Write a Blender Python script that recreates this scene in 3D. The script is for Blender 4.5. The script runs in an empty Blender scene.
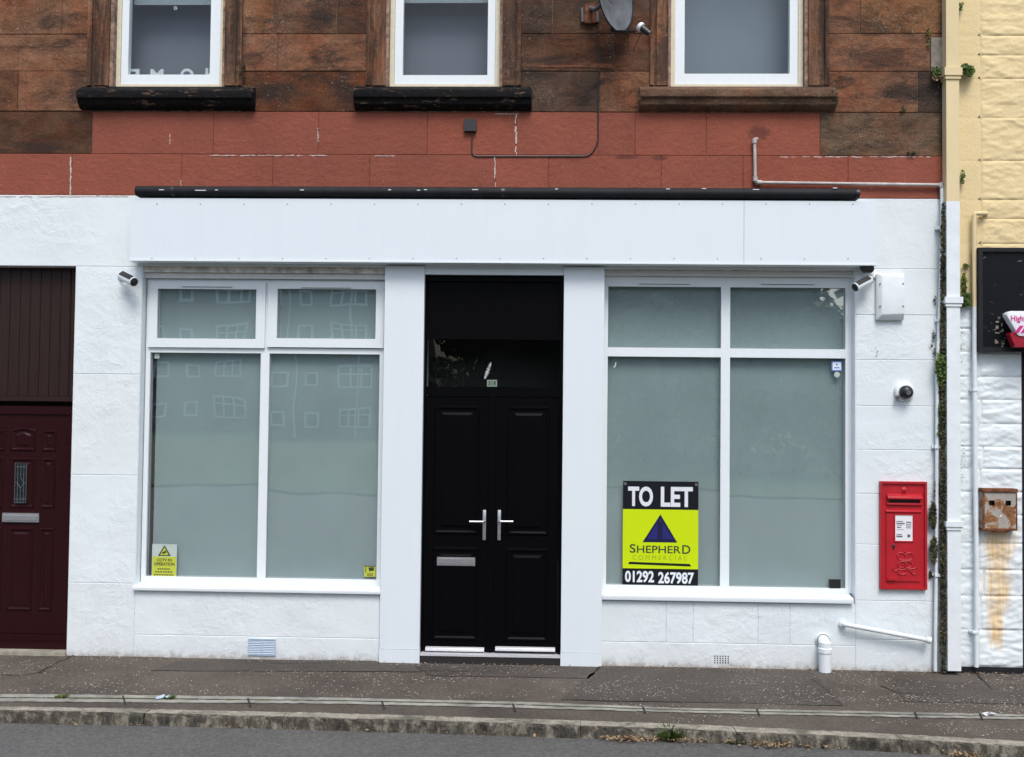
import bpy, bmesh, math, random
from mathutils import Vector, Matrix, noise
random.seed(7)
C = bpy.data.collections.new('street'); bpy.context.scene.collection.children.link(C)
PI = math.pi
# ------------------------------------------------------------------ camera
IW, IH, F = 1024.0, 757.0, 1000.0
YAW, PITCH, ROLL = [math.radians(a) for a in (-1.7867, 1.7994, 0.6218)]
CAM = Vector((0, -F/130.0, 1.937))
fw = Vector((math.sin(YAW)*math.cos(PITCH), math.cos(YAW)*math.cos(PITCH), math.sin(PITCH)))
rt = Vector((math.cos(YAW), -math.sin(YAW), 0)); up = rt.cross(fw)
rt, up = rt*math.cos(ROLL)+up*math.sin(ROLL), -rt*math.sin(ROLL)+up*math.cos(ROLL)
def ray(px, py): return rt*((px-IW/2)/F)-up*((py-IH/2)/F)+fw
def W(px, py, Y=0.0):                       # point of the wall plane y=Y
    d = ray(px, py); t = (Y-CAM.y)/d.y
    return CAM.x+d.x*t, CAM.z+d.z*t
def G(px, py, z=0.0):                       # point of the ground plane
    d = ray(px, py); t = (z-CAM.z)/d.z
    return CAM.x+d.x*t, CAM.y+d.y*t
def rect(x0, y0, x1, y1, Y=0.0):            # -> X0, X1, Z0, Z1
    a = W(x0, y0, Y); b = W(x1, y1, Y)
    return min(a[0], b[0]), max(a[0], b[0]), min(a[1], b[1]), max(a[1], b[1])
cd = bpy.data.cameras.new('camera'); cam = bpy.data.objects.new('camera', cd); C.objects.link(cam)
bpy.context.scene.camera = cam
cd.sensor_width = 36; cd.lens = 36*F/IW; cd.clip_end = 3000; cd.clip_start = 0.05
M3 = Matrix((rt, up, -fw)).transposed().to_4x4(); M3.translation = CAM; cam.matrix_world = M3

# ------------------------------------------------------------------ object helpers
ORG = {}
def fin(o, parent, w):
    C.objects.link(o); ORG[o.name] = w
    if parent is not None:
        o.parent = parent; o.location = w-ORG[parent.name]
    else: o.location = w
    return o
def tag(o, label=None, cat=None, group=None, kind=None):
    if label: o['label'] = label
    if cat: o['category'] = cat
    if group: o['group'] = group
    if kind: o['kind'] = kind
    return o
def thing(name, loc, label, cat, group=None):
    return tag(fin(bpy.data.objects.new(name, None), None, Vector(loc)), label, cat, group)
def obj(name, bm, mats, parent=None, bevel=0.0, smooth=False, seg=2, label=None):
    if bevel:
        ed = [e for e in bm.edges if len(e.link_faces) == 2 and e.calc_face_angle(0) > 0.6]
        bmesh.ops.bevel(bm, geom=ed, offset=bevel, segments=seg, profile=0.5, affect='EDGES', clamp_overlap=True)
    xs = [v.co for v in bm.verts]
    lo = Vector([min(c[i] for c in xs) for i in range(3)]); hi = Vector([max(c[i] for c in xs) for i in range(3)])
    c = (lo+hi)/2
    for v in bm.verts: v.co -= c
    me = bpy.data.meshes.new(name); bm.to_mesh(me); bm.free()
    if not isinstance(mats, (list, tuple)): mats = [mats]
    for m in mats: me.materials.append(m)
    if smooth: me.shade_smooth()
    if bevel or smooth: me.set_sharp_from_angle(angle=math.radians(40))
    o = fin(bpy.data.objects.new(name, me), parent, c)
    if label: o['label'] = label
    return o
def B(): return bmesh.new()
def bx(bm, x0, x1, y0, y1, z0, z1, M=None, mi=0):
    vs = [bm.verts.new((x, y, z)) for x in (x0, x1) for y in (y0, y1) for z in (z0, z1)]
    fs = []
    for q in ((0,1,3,2), (4,6,7,5), (0,4,5,1), (2,3,7,6), (0,2,6,4), (1,5,7,3)):
        f = bm.faces.new([vs[i] for i in q]); f.material_index = mi; fs.append(f)
    if M is not None:
        for v in vs: v.co = M @ v.co
    return vs, fs
def prism(bm, pts, y0, y1, mi=0, axis='y'):   # polygon (a,b) extruded
    def P(a, b, t): return (a, t, b) if axis == 'y' else ((t, a, b) if axis == 'x' else (a, b, t))
    A = [bm.verts.new(P(a, b, y0)) for a, b in pts]; D = [bm.verts.new(P(a, b, y1)) for a, b in pts]
    n = len(pts); fs = [bm.faces.new(A), bm.faces.new(D[::-1])]
    for i in range(n): fs.append(bm.faces.new((A[i], D[i], D[(i+1) % n], A[(i+1) % n])))
    for f in fs: f.material_index = mi
    bmesh.ops.recalc_face_normals(bm, faces=fs)
    return fs
def tube(bm, pts, r, n=12, caps=True, mi=0):
    pts = [Vector(p) for p in pts]; rings = []
    rs = r if isinstance(r, (list, tuple)) else [r]*len(pts)
    u = None
    for i, p in enumerate(pts):
        t = (pts[min(i+1, len(pts)-1)]-pts[max(i-1, 0)]).normalized()
        if u is None:
            u = t.orthogonal().normalized()
        u = (u-t*u.dot(t)).normalized(); v = t.cross(u)
        rings.append([bm.verts.new(p+(u*math.cos(a)+v*math.sin(a))*rs[i]) for a in [2*PI*k/n for k in range(n)]])
    fs = []
    for a, b in zip(rings, rings[1:]):
        for k in range(n): fs.append(bm.faces.new((a[k], a[(k+1) % n], b[(k+1) % n], b[k])))
    if caps: fs.append(bm.faces.new(rings[0][::-1])); fs.append(bm.faces.new(rings[-1]))
    for f in fs: f.material_index = mi
    return fs
def bend(pts, r=0.03, k=5):                    # round the corners of a polyline
    pts = [Vector(p) for p in pts]; out = [pts[0]]
    for a, b, c in zip(pts, pts[1:], pts[2:]):
        d1 = (a-b).normalized(); d2 = (c-b).normalized()
        p0 = b+d1*r; p2 = b+d2*r
        for i in range(k+1):
            t = i/k; out.append(p0*(1-t)**2+b*2*t*(1-t)+p2*t*t)
    out.append(pts[-1]); return out
def lathe(bm, prof, origin, axis, n=28, mi=0):  # prof (r, h) along axis
    axis = Vector(axis).normalized(); u = axis.orthogonal().normalized(); v = axis.cross(u); o = Vector(origin)
    rings = []
    for r, h in prof:
        if r < 1e-6: rings.append([bm.verts.new(o+axis*h)])
        else: rings.append([bm.verts.new(o+axis*h+(u*math.cos(2*PI*k/n)+v*math.sin(2*PI*k/n))*r) for k in range(n)])
    for a, b in zip(rings, rings[1:]):
        for k in range(n):
            q = [a[k % len(a)], a[(k+1) % len(a)], b[(k+1) % len(b)], b[k % len(b)]]
            w = []
            for x in q:
                if x not in w: w.append(x)
            if len(w) > 2:
                f = bm.faces.new(w); f.material_index = mi
def text(bm, s, X0, X1, Z0, Z1, Y, depth=0.001, bold=0.0, mi=0, mirror=False):
    cu = bpy.data.curves.new('lettering', 'FONT'); cu.body = s; cu.offset = bold; cu.extrude = 0.01; cu.resolution_u = 4
    o = bpy.data.objects.new('lettering', cu); C.objects.link(o)
    dg = bpy.context.evaluated_depsgraph_get(); me = bpy.data.meshes.new_from_object(o.evaluated_get(dg))
    bpy.data.objects.remove(o); bpy.data.curves.remove(cu)
    xs = [v.co.x for v in me.vertices]; ys = [v.co.y for v in me.vertices]
    x0, x1, y0, y1 = min(xs), max(xs), min(ys), max(ys)
    vs = []
    for v in me.vertices:
        tx = (v.co.x-x0)/(x1-x0)
        if mirror: tx = 1-tx
        vs.append(bm.verts.new((X0+(X1-X0)*tx, Y-(depth if v.co.z > 0 else 0), Z0+(Z1-Z0)*(v.co.y-y0)/(y1-y0))))
    for p in me.polygons:
        try:
            f = bm.faces.new([vs[i] for i in p.vertices]); f.material_index = mi
        except ValueError: pass
    bpy.data.meshes.remove(me)

# ------------------------------------------------------------------ materials
def newmat(name):
    m = bpy.data.materials.new(name); m.use_nodes = True
    nt = m.node_tree; b = nt.nodes['Principled BSDF']; return m, nt, b
def nd(nt, t, **k):
    n = nt.nodes.new(t)
    for a, v in k.items():
        if a in n.inputs.keys() if isinstance(a, str) else False: n.inputs[a].default_value = v
        else: setattr(n, a, v)
    return n
def pos(nt): return nt.nodes.new('ShaderNodeNewGeometry').outputs['Position']
def nz(nt, scale, detail=4, rough=0.6, dist=0.0, vec=None, sc=None):
    v = vec or pos(nt)
    if sc:
        mp = nt.nodes.new('ShaderNodeVectorMath'); mp.operation = 'MULTIPLY'; mp.inputs[1].default_value = sc
        nt.links.new(v, mp.inputs[0]); v = mp.outputs[0]
    n = nt.nodes.new('ShaderNodeTexNoise'); n.inputs['Scale'].default_value = scale
    n.inputs['Detail'].default_value = detail; n.inputs['Roughness'].default_value = rough
    n.inputs['Distortion'].default_value = dist
    nt.links.new(v, n.inputs['Vector']); return n.outputs['Fac']
def ramp(nt, fac, stops):
    r = nt.nodes.new('ShaderNodeValToRGB'); nt.links.new(fac, r.inputs[0])
    e = r.color_ramp.elements
    while len(e) > 1: e.remove(e[-1])
    for i, (p, c) in enumerate(stops):
        el = e[0] if i == 0 else e.new(p)
        el.position = p; el.color = (c, c, c, 1) if isinstance(c, (int, float)) else (*c, 1)
    return r.outputs[0]
def mixc(nt, fac, a, b, mode='MIX'):
    m = nt.nodes.new('ShaderNodeMix'); m.data_type = 'RGBA'; m.blend_type = mode
    for s, v in ((0, fac), (6, a), (7, b)):
        if isinstance(v, (int, float)): m.inputs[s].default_value = v
        elif isinstance(v, tuple): m.inputs[s].default_value = (*v, 1)
        else: nt.links.new(v, m.inputs[s])
    return m.outputs[2]
def mth(nt, op, a, b=0.0, clamp=False):
    m = nt.nodes.new('ShaderNodeMath'); m.operation = op; m.use_clamp = clamp
    for i, v in enumerate((a, b)):
        if isinstance(v, (int, float)): m.inputs[i].default_value = v
        else: nt.links.new(v, m.inputs[i])
    return m.outputs[0]
def bump(nt, b, h, strength=0.3, dist=0.01, prev=None):
    n = nt.nodes.new('ShaderNodeBump'); n.inputs['Strength'].default_value = strength; n.inputs['Distance'].default_value = dist
    nt.links.new(h, n.inputs['Height'])
    if prev is not None: nt.links.new(prev, n.inputs['Normal'])
    nt.links.new(n.outputs[0], b.inputs['Normal']); return n.outputs[0]
def stains(nt, blobs, nscale=14, amt=0.9, nsc=None):
    amt *= 1.9; nscale *= .6      # blobs given as world x, z, rx, rz
    n = nz(nt, nscale, 5, 0.7, sc=nsc); p = pos(nt); out = None
    for (cx, cz, rx, rz) in blobs:
        s = nt.nodes.new('ShaderNodeVectorMath'); s.operation = 'SUBTRACT'; s.inputs[1].default_value = (cx, 0, cz); nt.links.new(p, s.inputs[0])
        q = nt.nodes.new('ShaderNodeVectorMath'); q.operation = 'MULTIPLY'; q.inputs[1].default_value = (1/rx, 0, 1/rz); nt.links.new(s.outputs[0], q.inputs[0])
        l = nt.nodes.new('ShaderNodeVectorMath'); l.operation = 'LENGTH'; nt.links.new(q.outputs[0], l.inputs[0])
        a = mth(nt, 'SUBTRACT', 1.0+amt*0.46, l.outputs['Value']); bb = mth(nt, 'SUBTRACT', a, mth(nt, 'MULTIPLY', n, amt*1.0))
        m = mth(nt, 'MULTIPLY', bb, 2.2, True)
        out = m if out is None else mth(nt, 'MAXIMUM', out, m)
    return out
def plain(name, col, rough=0.5, metal=0.0, var=0.12, nscale=30, bs=0.1, coat=0.0, spec=0.5):
    m, nt, b = newmat(name)
    n = nz(nt, nscale, 4)
    c = ramp(nt, n, [(0.3, tuple(x*(1-var) for x in col)), (0.7, tuple(min(1, x*(1+var)) for x in col))])
    nt.links.new(c, b.inputs['Base Color']); b.inputs['Roughness'].default_value = rough; b.inputs['Metallic'].default_value = metal
    b.inputs['Coat Weight'].default_value = coat; b.inputs['Coat Roughness'].default_value = 0.1
    b.inputs['Specular IOR Level'].default_value = spec
    if bs: bump(nt, b, nz(nt, nscale*4, 3), bs, 0.002)
    return m
def px_blob(x, y, rx, ry): X, Z = W(x, y); return (X, Z, rx/130, ry/130)

def sandstone(name, base, vert=False, darks=(), lights=(), dark_amt=0.75):
    m, nt, b = newmat(name)
    sc = (1.6, 1, .16) if vert else (1, 1, 1.5)
    n1 = nz(nt, 8 if vert else 4.5, 8, 0.74, 0.4, sc=sc)
    kk_ = .35 if vert else .50; dk = tuple(x*kk_ for x in base); lt = tuple(x*(1.7 if vert else 1.42) for x in base)
    c = ramp(nt, n1, [(0.33, dk), (0.5, base), (0.66, lt)])
    n2 = nz(nt, 55, 5, 0.75)
    c = mixc(nt, 0.6, c, ramp(nt, n2, [(0.3, 0.5), (0.7, 1.4)]), 'MULTIPLY')
    # redder bare patches where the skin has weathered off
    rd = ramp(nt, nz(nt, 2.6, 6, 0.7, 0.5), [(0.46, 0.0), (0.6, 0.75)])
    c = mixc(nt, rd, c, mixc(nt, 1.0, c, (1.12, 0.80, 0.68), 'MULTIPLY'))
    at = nt.nodes.new('ShaderNodeAttribute'); at.attribute_name = 'tint'
    c = mixc(nt, 1.0, c, at.outputs['Color'], 'MULTIPLY')
    n3 = nz(nt, 2.6, 8, 0.76, 0.8, sc=(2.8, 1, .4) if vert else (0.6, 1, 2.2))
    soot = ramp(nt, n3, [(0.50, 0.0), (0.63, dark_amt)])
    c = mixc(nt, soot, c, (0.026, 0.021, 0.018))
    if darks: c = mixc(nt, mth(nt, 'MULTIPLY', stains(nt, darks, 14, 1.2, (1, 1, 2.4)), 0.62), c, (0.024, 0.021, 0.020))
    fleck = ramp(nt, nz(nt, 85, 4, 0.7), [(0.56, 0.0), (0.66, 1.0)])
    if lights: c = mixc(nt, mth(nt, 'MULTIPLY', mth(nt, 'MULTIPLY', stains(nt, lights, 30, 1.3), fleck), 0.75), c, (0.33, 0.28, 0.24))
    sp = ramp(nt, nz(nt, 60, 4, 0.65), [(0.62, 0.0), (0.70, 1.0)])
    pa = ramp(nt, nz(nt, 1.6, 3, 0.6), [(0.44, 0.0), (0.58, 0.75)])
    c = mixc(nt, mth(nt, 'MULTIPLY', sp, pa), c, (0.46, 0.36, 0.28))
    nt.links.new(c, b.inputs['Base Color']); b.inputs['Roughness'].default_value = 0.93; b.inputs['Specular IOR Level'].default_value = 0.2
    h = mth(nt, 'ADD', mth(nt, 'MULTIPLY', n1, 1.0), mth(nt, 'MULTIPLY', n2, 0.4))
    bump(nt, b, h, 0.8, 0.025)
    return m
def whitewall(name, base=(0.70, 0.76, 0.775), zdirt=0.0, bs=0.42, chips=(), rust=None):
    m, nt, b = newmat(name)
    n1 = nz(nt, 2.5, 5, 0.6)
    c = ramp(nt, n1, [(0.3, tuple(x*.93 for x in base)), (0.7, base)])
    sp = nt.nodes.new('ShaderNodeSeparateXYZ'); nt.links.new(pos(nt), sp.inputs[0])
    n2 = nz(nt, 14, 6, 0.75)
    hgt = mth(nt, 'ADD', mth(nt, 'SUBTRACT', sp.outputs[2], zdirt), mth(nt, 'MULTIPLY', mth(nt, 'SUBTRACT', n2, 0.5), 0.20))
    d = ramp(nt, hgt, [(0.0, 0.6), (0.02, 0.28), (0.06, 0.06), (0.16, 0.0)])
    c = mixc(nt, d, c, (0.20, 0.145, 0.095))
    if rust: c = mixc(nt, mth(nt, 'MULTIPLY', mth(nt, 'MULTIPLY', stains(nt, rust, 24, 0.8, (3.2, 1, 0.25)), ramp(nt, nz(nt, 20, 4, .6, sc=(3, 1, .12)), [(0.3, 0.45), (0.6, 1.0)])), 0.8), c, (0.66, 0.40, 0.10))
    at = nt.nodes.new('ShaderNodeAttribute'); at.attribute_name = 'tint'
    c = mixc(nt, 1.0, c, at.outputs['Color'], 'MULTIPLY')
    ch = ramp(nt, nz(nt, 26, 4, 0.7), [(0.76, 0.0), (0.79, 0.55)])
    c = mixc(nt, ch, c, (0.45, 0.43, 0.41))
    nt.links.new(c, b.inputs['Base Color']); b.inputs['Roughness'].default_value = 0.6; b.inputs['Specular IOR Level'].default_value = 0.35
    h = mth(nt, 'ADD', nz(nt, 9, 6, 0.62, 0.4), mth(nt, 'MULTIPLY', nz(nt, 80, 3), 0.15))
    # thick paint lumps only in places
    msk = ramp(nt, nz(nt, 1.1, 2), [(0.42, 0.25), (0.62, 1.0)])
    bump(nt, b, mth(nt, 'MULTIPLY', h, msk), bs, 0.03)
    return m

S_DARK = [px_blob(*a) for a in ((78, 88, 14, 30), (276, 92, 36, 16), (322, 18, 20, 22), (40, 148, 42, 9), (878, 58, 48, 13), (345, 92, 16, 26), (232, 60, 10, 30), (240, 40, 8, 24), (905, 95, 26, 14), (944, 40, 10, 60), (944, 110, 8, 50))]
S_LIT = [px_blob(*a) for a in ((862, 136, 38, 17), (905, 142, 30, 12), (276, 38, 20, 34), (250, 30, 10, 40), (545, 96, 18, 14), (900, 22, 40, 24), (612, 55, 8, 30))]
M_sand = sandstone('red sandstone', (0.185, 0.092, 0.052), darks=S_DARK, lights=S_LIT)
M_sur = sandstone('weathered sandstone', (0.17, 0.092, 0.055), vert=True, darks=[px_blob(*a) for a in ((92, 60, 9, 60), (236, 30, 7, 80), (511, 30, 18, 100), (664, 60, 12, 45), (823, 30, 7, 90))], dark_amt=0.85)
M_sill_b = sandstone('sill stone', (0.14, 0.085, 0.055), dark_amt=0.6)
M_mortar = plain('mortar', (0.24, 0.16, 0.12), 0.95, var=0.75, nscale=18, bs=0.5)

def redpaint():
    m, nt, b = newmat('red masonry paint')
    base = (0.25, 0.068, 0.040)
    c = ramp(nt, nz(nt, 3, 5), [(0.3, tuple(x*.86 for x in base)), (0.7, tuple(x*1.08 for x in base))])
    at = nt.nodes.new('ShaderNodeAttribute'); at.attribute_name = 'tint'
    c = mixc(nt, 1.0, c, at.outputs['Color'], 'MULTIPLY')
    fl = ramp(nt, nz(nt, 20, 5, 0.75, sc=(1, 1, 1.5)), [(0.645, 0.0), (0.67, 0.7)])
    c = mixc(nt, fl, c, (0.10, 0.035, 0.025))
    c = mixc(nt, mth(nt, 'MULTIPLY', stains(nt, [px_blob(*a) for a in ((758, 133, 13, 9), (575, 16, 1, 1), (625, 157, 16, 3), (660, 158, 12, 3))], 18, 0.8), 0.8), c, (0.10, 0.028, 0.02))
    wf = ramp(nt, nz(nt, 55, 3, 0.6), [(0.705, 0.0), (0.72, 0.8)])
    c = mixc(nt, wf, c, (0.5, 0.42, 0.4))
    nt.links.new(c, b.inputs['Base Color']); b.inputs['Roughness'].default_value = 0.75; b.inputs['Specular IOR Level'].default_value = 0.3
    bump(nt, b, nz(nt, 22, 6, 0.65), 0.7, 0.016)
    return m
M_red = redpaint()
M_redj = plain('red joint', (0.17, 0.055, 0.04), 0.85, var=0.4, nscale=25, bs=0.3)
M_white = whitewall('white masonry paint')
M_whitej = plain('white joint', (0.52, 0.51, 0.51), 0.8, var=0.2, nscale=12, bs=0.4)
M_filler = plain('white filler', (0.50, 0.40, 0.37), 0.8, var=0.2, nscale=40, bs=0.5)
_X, _Zr = W(998, 545); _Z2 = W(998, 585)[1]; _Z3 = W(996, 620)[1]
M_rockw = whitewall('white rock face paint', (0.70, 0.76, 0.775), zdirt=-0.04, bs=0.5, rust=[(_X, _Zr, .15, .25), (_X-.005, _Z2, .125, .34), (_X-.02, _Z3, .08, .3)])
def yellow(name, base=(0.72, 0.58, 0.32), bs=0.5):
    m, nt, b = newmat(name)
    c = ramp(nt, nz(nt, 2.4, 5), [(0.3, tuple(x*.9 for x in base)), (0.7, base)])
    fl = ramp(nt, nz(nt, 9, 6, 0.75, sc=(1, 1, 1.6)), [(0.68, 0.0), (0.70, 0.9)])
    c = mixc(nt, fl, c, (0.28, 0.25, 0.2))
    nt.links.new(c, b.inputs['Base Color']); b.inputs['Roughness'].default_value = 0.7; b.inputs['Specular IOR Level'].default_value = 0.3
    bump(nt, b, nz(nt, 40, 5, 0.6), bs, 0.008)
    return m
M_yel = yellow('yellow masonry paint'); M_yelp = yellow('yellow pipe paint', (0.70, 0.58, 0.34), 0.15)
M_upvc = plain('white upvc', (0.71, 0.765, 0.785), 0.3, var=0.02, bs=0.0)
def streaked(name, col):
    m, nt, b = newmat(name)
    c = ramp(nt, nz(nt, 6, 4, .6, sc=(3, 3, .25)), [(0.35, tuple(x*.985 for x in col)), (0.6, col)])
    c = mixc(nt, ramp(nt, nz(nt, 24, 5, .7), [(0.70, 0.0), (0.76, 0.25)]), c, (.45, .42, .38))
    nt.links.new(c, b.inputs['Base Color']); b.inputs['Roughness'].default_value = .45
    bump(nt, b, nz(nt, .9, 2), .15, .03); return m
M_upvc2 = plain('old upvc', (0.66, 0.66, 0.66), 0.4, var=0.05, bs=0.0)
M_fascia = streaked('white composite panel', (0.67, 0.73, 0.765))
M_cream = plain('cream timber', (0.62, 0.57, 0.43), 0.5, var=0.08)
M_cement = plain('weathered cement', (0.20, 0.18, 0.15), 0.9, var=.4, nscale=14, bs=.5)
M_headshade = plain('shadow streaked board', (0.56, 0.54, 0.50), 0.7, var=0.5, nscale=14)  # mottled grey paints in the shadow streaks under the fascia
M_pipew = plain('white pipe paint', (0.69, 0.74, 0.755), 0.45, var=0.06, nscale=10, bs=0.1)
M_pipeg = plain('grey plastic pipe', (0.40, 0.37, 0.35), 0.5, var=0.25, nscale=14)
M_blackp = plain('black paint', (0.009, 0.010, 0.013), 0.7, var=0.35, nscale=10, bs=0.15, spec=0.3)
M_black = plain('black plastic', (0.012, 0.012, 0.013), 0.4, var=0.2)
M_rubber = plain('grey rubber', (0.10, 0.10, 0.11), 0.6)
M_doorblk = plain('black door foil', (0.0022, 0.0023, 0.0030), 0.4, var=0.15, nscale=40, bs=0.05, spec=0.05)
M_chrome = plain('brushed steel', (0.62, 0.62, 0.64), 0.34, 0.9, var=0.08, nscale=40, bs=0.0)
M_alu = plain('aluminium strip', (0.72, 0.73, 0.75), 0.4, 0.4, var=0.04, bs=0.0)
M_sillblk = None
def blacksill():
    m, nt, b = newmat('flaking black paint'); b.inputs['Specular IOR Level'].default_value = .2
    n = nz(nt, 7, 6, 0.75, 0.2, sc=(1, 1, 4))
    fl = ramp(nt, n, [(0.58, 0.0), (0.62, 1.0)])
    c = mixc(nt, fl, (0.006, 0.006, 0.007), (0.12, 0.075, 0.05))
    gr = ramp(nt, nz(nt, 30, 3), [(0.4, 0.0), (0.8, 0.25)])
    c = mixc(nt, gr, c, (0.04, 0.04, 0.035))
    nt.links.new(c, b.inputs['Base Color']); b.inputs['Roughness'].default_value = 0.8; b.inputs['Specular IOR Level'].default_value = .1; bump(nt, b, n, 0.4, 0.01); return m
M_sillblk = blacksill()
def maroon(name, base, rough=0.28):
    m, nt, b = newmat(name)
    n = nz(nt, 14, 5, 0.6, sc=(6, 6, .3))
    nt.links.new(ramp(nt, n, [(0.3, tuple(x*.7 for x in base)), (0.7, base)]), b.inputs['Base Color'])
    b.inputs['Roughness'].default_value = rough; b.inputs['Specular IOR Level'].default_value = .22; bump(nt, b, n, 0.1, 0.003); return m
M_mar = maroon('rosewood upvc', (0.024, 0.0045, 0.006)); M_mar2 = maroon('dark brown cladding', (0.032, 0.017, 0.015), 0.35)
def postred():
    m, nt, b = newmat('post box enamel')
    c = ramp(nt, nz(nt, 8, 5), [(0.3, (0.34, 0.007, 0.014)), (0.7, (0.45, 0.010, 0.019))])
    c = mixc(nt, ramp(nt, nz(nt, 30, 4, .7), [(0.70, 0.0), (0.75, 0.7)]), c, (0.22, 0.02, 0.015))
    nt.links.new(c, b.inputs['Base Color']); b.inputs['Roughness'].default_value = 0.42
    bump(nt, b, nz(nt, 50, 4), 0.25, 0.003); return m
M_post = postred()
def rustmat():
    m, nt, b = newmat('rusty painted steel')
    n = nz(nt, 11, 6, 0.7, 0.5)
    c = ramp(nt, n, [(0.40, (0.30, 0.28, 0.25)), (0.50, (0.36, 0.33, 0.29)), (0.54, (0.26, 0.12, 0.04)), (0.66, (0.12, 0.045, 0.016))])
    nt.links.new(c, b.inputs['Base Color']); b.inputs['Roughness'].default_value = 0.75; bump(nt, b, n, 0.5, 0.006); return m
M_rust = rustmat(); M_rustd = plain('brown rust', (0.14, 0.05, 0.02), 0.9, var=0.6, nscale=30, bs=0.5)
def glass(name, tint=(0.975, 0.99, 0.985), ri=2.4):
    m = bpy.data.materials.new(name); m.use_nodes = True; nt = m.node_tree; nt.nodes.clear()
    o = nt.nodes.new('ShaderNodeOutputMaterial'); mx = nt.nodes.new('ShaderNodeMixShader')
    t = nt.nodes.new('ShaderNodeBsdfTransparent'); t.inputs[0].default_value = (*tint, 1)
    g = nt.nodes.new('ShaderNodeBsdfGlossy'); g.inputs['Roughness'].default_value = 0.0
    f = nt.nodes.new('ShaderNodeFresnel'); gq = nt.nodes.new('ShaderNodeNewGeometry')   # same reflectance from both sides of the thin pane
    ior = mth(nt, 'ADD', ri, mth(nt, 'MULTIPLY', gq.outputs['Backfacing'], 1/ri-ri)); nt.links.new(ior, f.inputs[0])
    bp = nt.nodes.new('ShaderNodeBump'); bp.inputs['Strength'].default_value = 0.05; bp.inputs['Distance'].default_value = 0.05
    nt.links.new(nz(nt, 1.4, 1, 0.4), bp.inputs['Height'])
    nt.links.new(bp.outputs[0], g.inputs['Normal'])
    nt.links.new(f.outputs[0], mx.inputs[0]); nt.links.new(t.outputs[0], mx.inputs[1]); nt.links.new(g.outputs[0], mx.inputs[2]); nt.links.new(mx.outputs[0], o.inputs[0])
    return m
M_glass = glass('window glass'); M_glass2 = glass('clear window glass', ri=1.34)
M_film = plain('frosted privacy film', (0.37, 0.465, 0.475), 0.6, var=0.06, nscale=2.2, bs=0.0, spec=0.2)
M_blind3 = plain('light grey blind', (0.135, 0.175, 0.21), 0.9, var=0.04, nscale=2, bs=0.0)
M_blind = plain('grey roller blind', (0.105, 0.118, 0.150), 0.9, var=0.04, nscale=2, bs=0.0)
M_blind2 = plain('pale roller blind', (0.18, 0.22, 0.25), 0.9, var=0.03, nscale=2, bs=0.0)
M_dark = plain('dark interior', (0.02, 0.02, 0.02), 0.9)
def asphalt(name, base, agg, pat, specks=0.0):
    m, nt, b = newmat(name)
    c = ramp(nt, nz(nt, 0.9, 6, 0.65), [(0.3, tuple(x*(1-pat) for x in base)), (0.7, tuple(x*(1+pat) for x in base))])
    n = nz(nt, 140, 3, 0.7)
    c = mixc(nt, 1.0, c, ramp(nt, n, [(0.3, 1-agg), (0.7, 1+agg)]), 'MULTIPLY')
    c = mixc(nt, 0.8, c, ramp(nt, nz(nt, 38, 4, .7), [(0.3, 0.6), (0.7, 1.35)]), 'MULTIPLY')
    st = ramp(nt, nz(nt, 6, 5, 0.7, sc=(0.6, 1.6, 1)), [(0.62, 0.0), (0.7, 0.35)])
    c = mixc(nt, st, c, tuple(x*.45 for x in base))
    if specks: c = mixc(nt, ramp(nt, nz(nt, 90, 2), [(0.72, 0.0), (0.76, specks)]), c, (0.3, 0.27, 0.24))
    nt.links.new(c, b.inputs['Base Color']); b.inputs['Roughness'].default_value = 0.88; b.inputs['Specular IOR Level'].default_value = 0.25
    bump(nt, b, mth(nt, 'ADD', n, nz(nt, 8, 5)), 0.6, 0.008); return m
M_pave = asphalt('pavement asphalt', (0.088, 0.074, 0.061), 0.7, 0.42, 0.7)
M_pave2 = asphalt('patched asphalt', (0.070, 0.062, 0.053), 0.5, 0.28, 0.5)
M_road = asphalt('road asphalt', (0.106, 0.105, 0.101), 0.4, 0.12, 0.3)
M_crack = plain('crack', (0.018, 0.016, 0.015), 0.95)
def kerbmat():
    m, nt, b = newmat('kerb stone')
    n = nz(nt, 9, 6, 0.7); c = ramp(nt, n, [(0.3, (0.16, 0.15, 0.12)), (0.7, (0.40, 0.37, 0.30))])
    c = mixc(nt, 0.7, c, ramp(nt, nz(nt, 70, 3), [(0.3, 0.5), (0.7, 1.35)]), 'MULTIPLY')
    gm = nt.nodes.new('ShaderNodeNewGeometry'); s = nt.nodes.new('ShaderNodeSeparateXYZ'); nt.links.new(gm.outputs['Normal'], s.inputs[0])
    mo = ramp(nt, nz(nt, 4, 5, .7), [(0.5, 0.0), (0.62, 0.7)])
    c = mixc(nt, mo, c, (0.045, 0.05, 0.025))
    nt.links.new(c, b.inputs['Base Color']); b.inputs['Roughness'].default_value = 0.9; bump(nt, b, mth(nt, 'ADD', n, nz(nt, 40, 4)), 0.8, 0.015); return m
M_kerb = kerbmat()
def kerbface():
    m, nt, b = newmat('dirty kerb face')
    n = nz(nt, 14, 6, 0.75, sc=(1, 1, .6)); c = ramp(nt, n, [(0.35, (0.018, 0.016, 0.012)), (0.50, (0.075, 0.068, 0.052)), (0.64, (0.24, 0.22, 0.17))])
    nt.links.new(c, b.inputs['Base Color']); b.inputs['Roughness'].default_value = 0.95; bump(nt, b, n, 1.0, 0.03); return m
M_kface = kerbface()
M_chan = plain('channel concrete', (0.24, 0.235, 0.205), 0.9, var=0.4, nscale=6, bs=0.4)
M_moss = plain('moss', (0.045, 0.06, 0.018), 0.95, var=0.6, nscale=25, bs=0.8)
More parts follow.
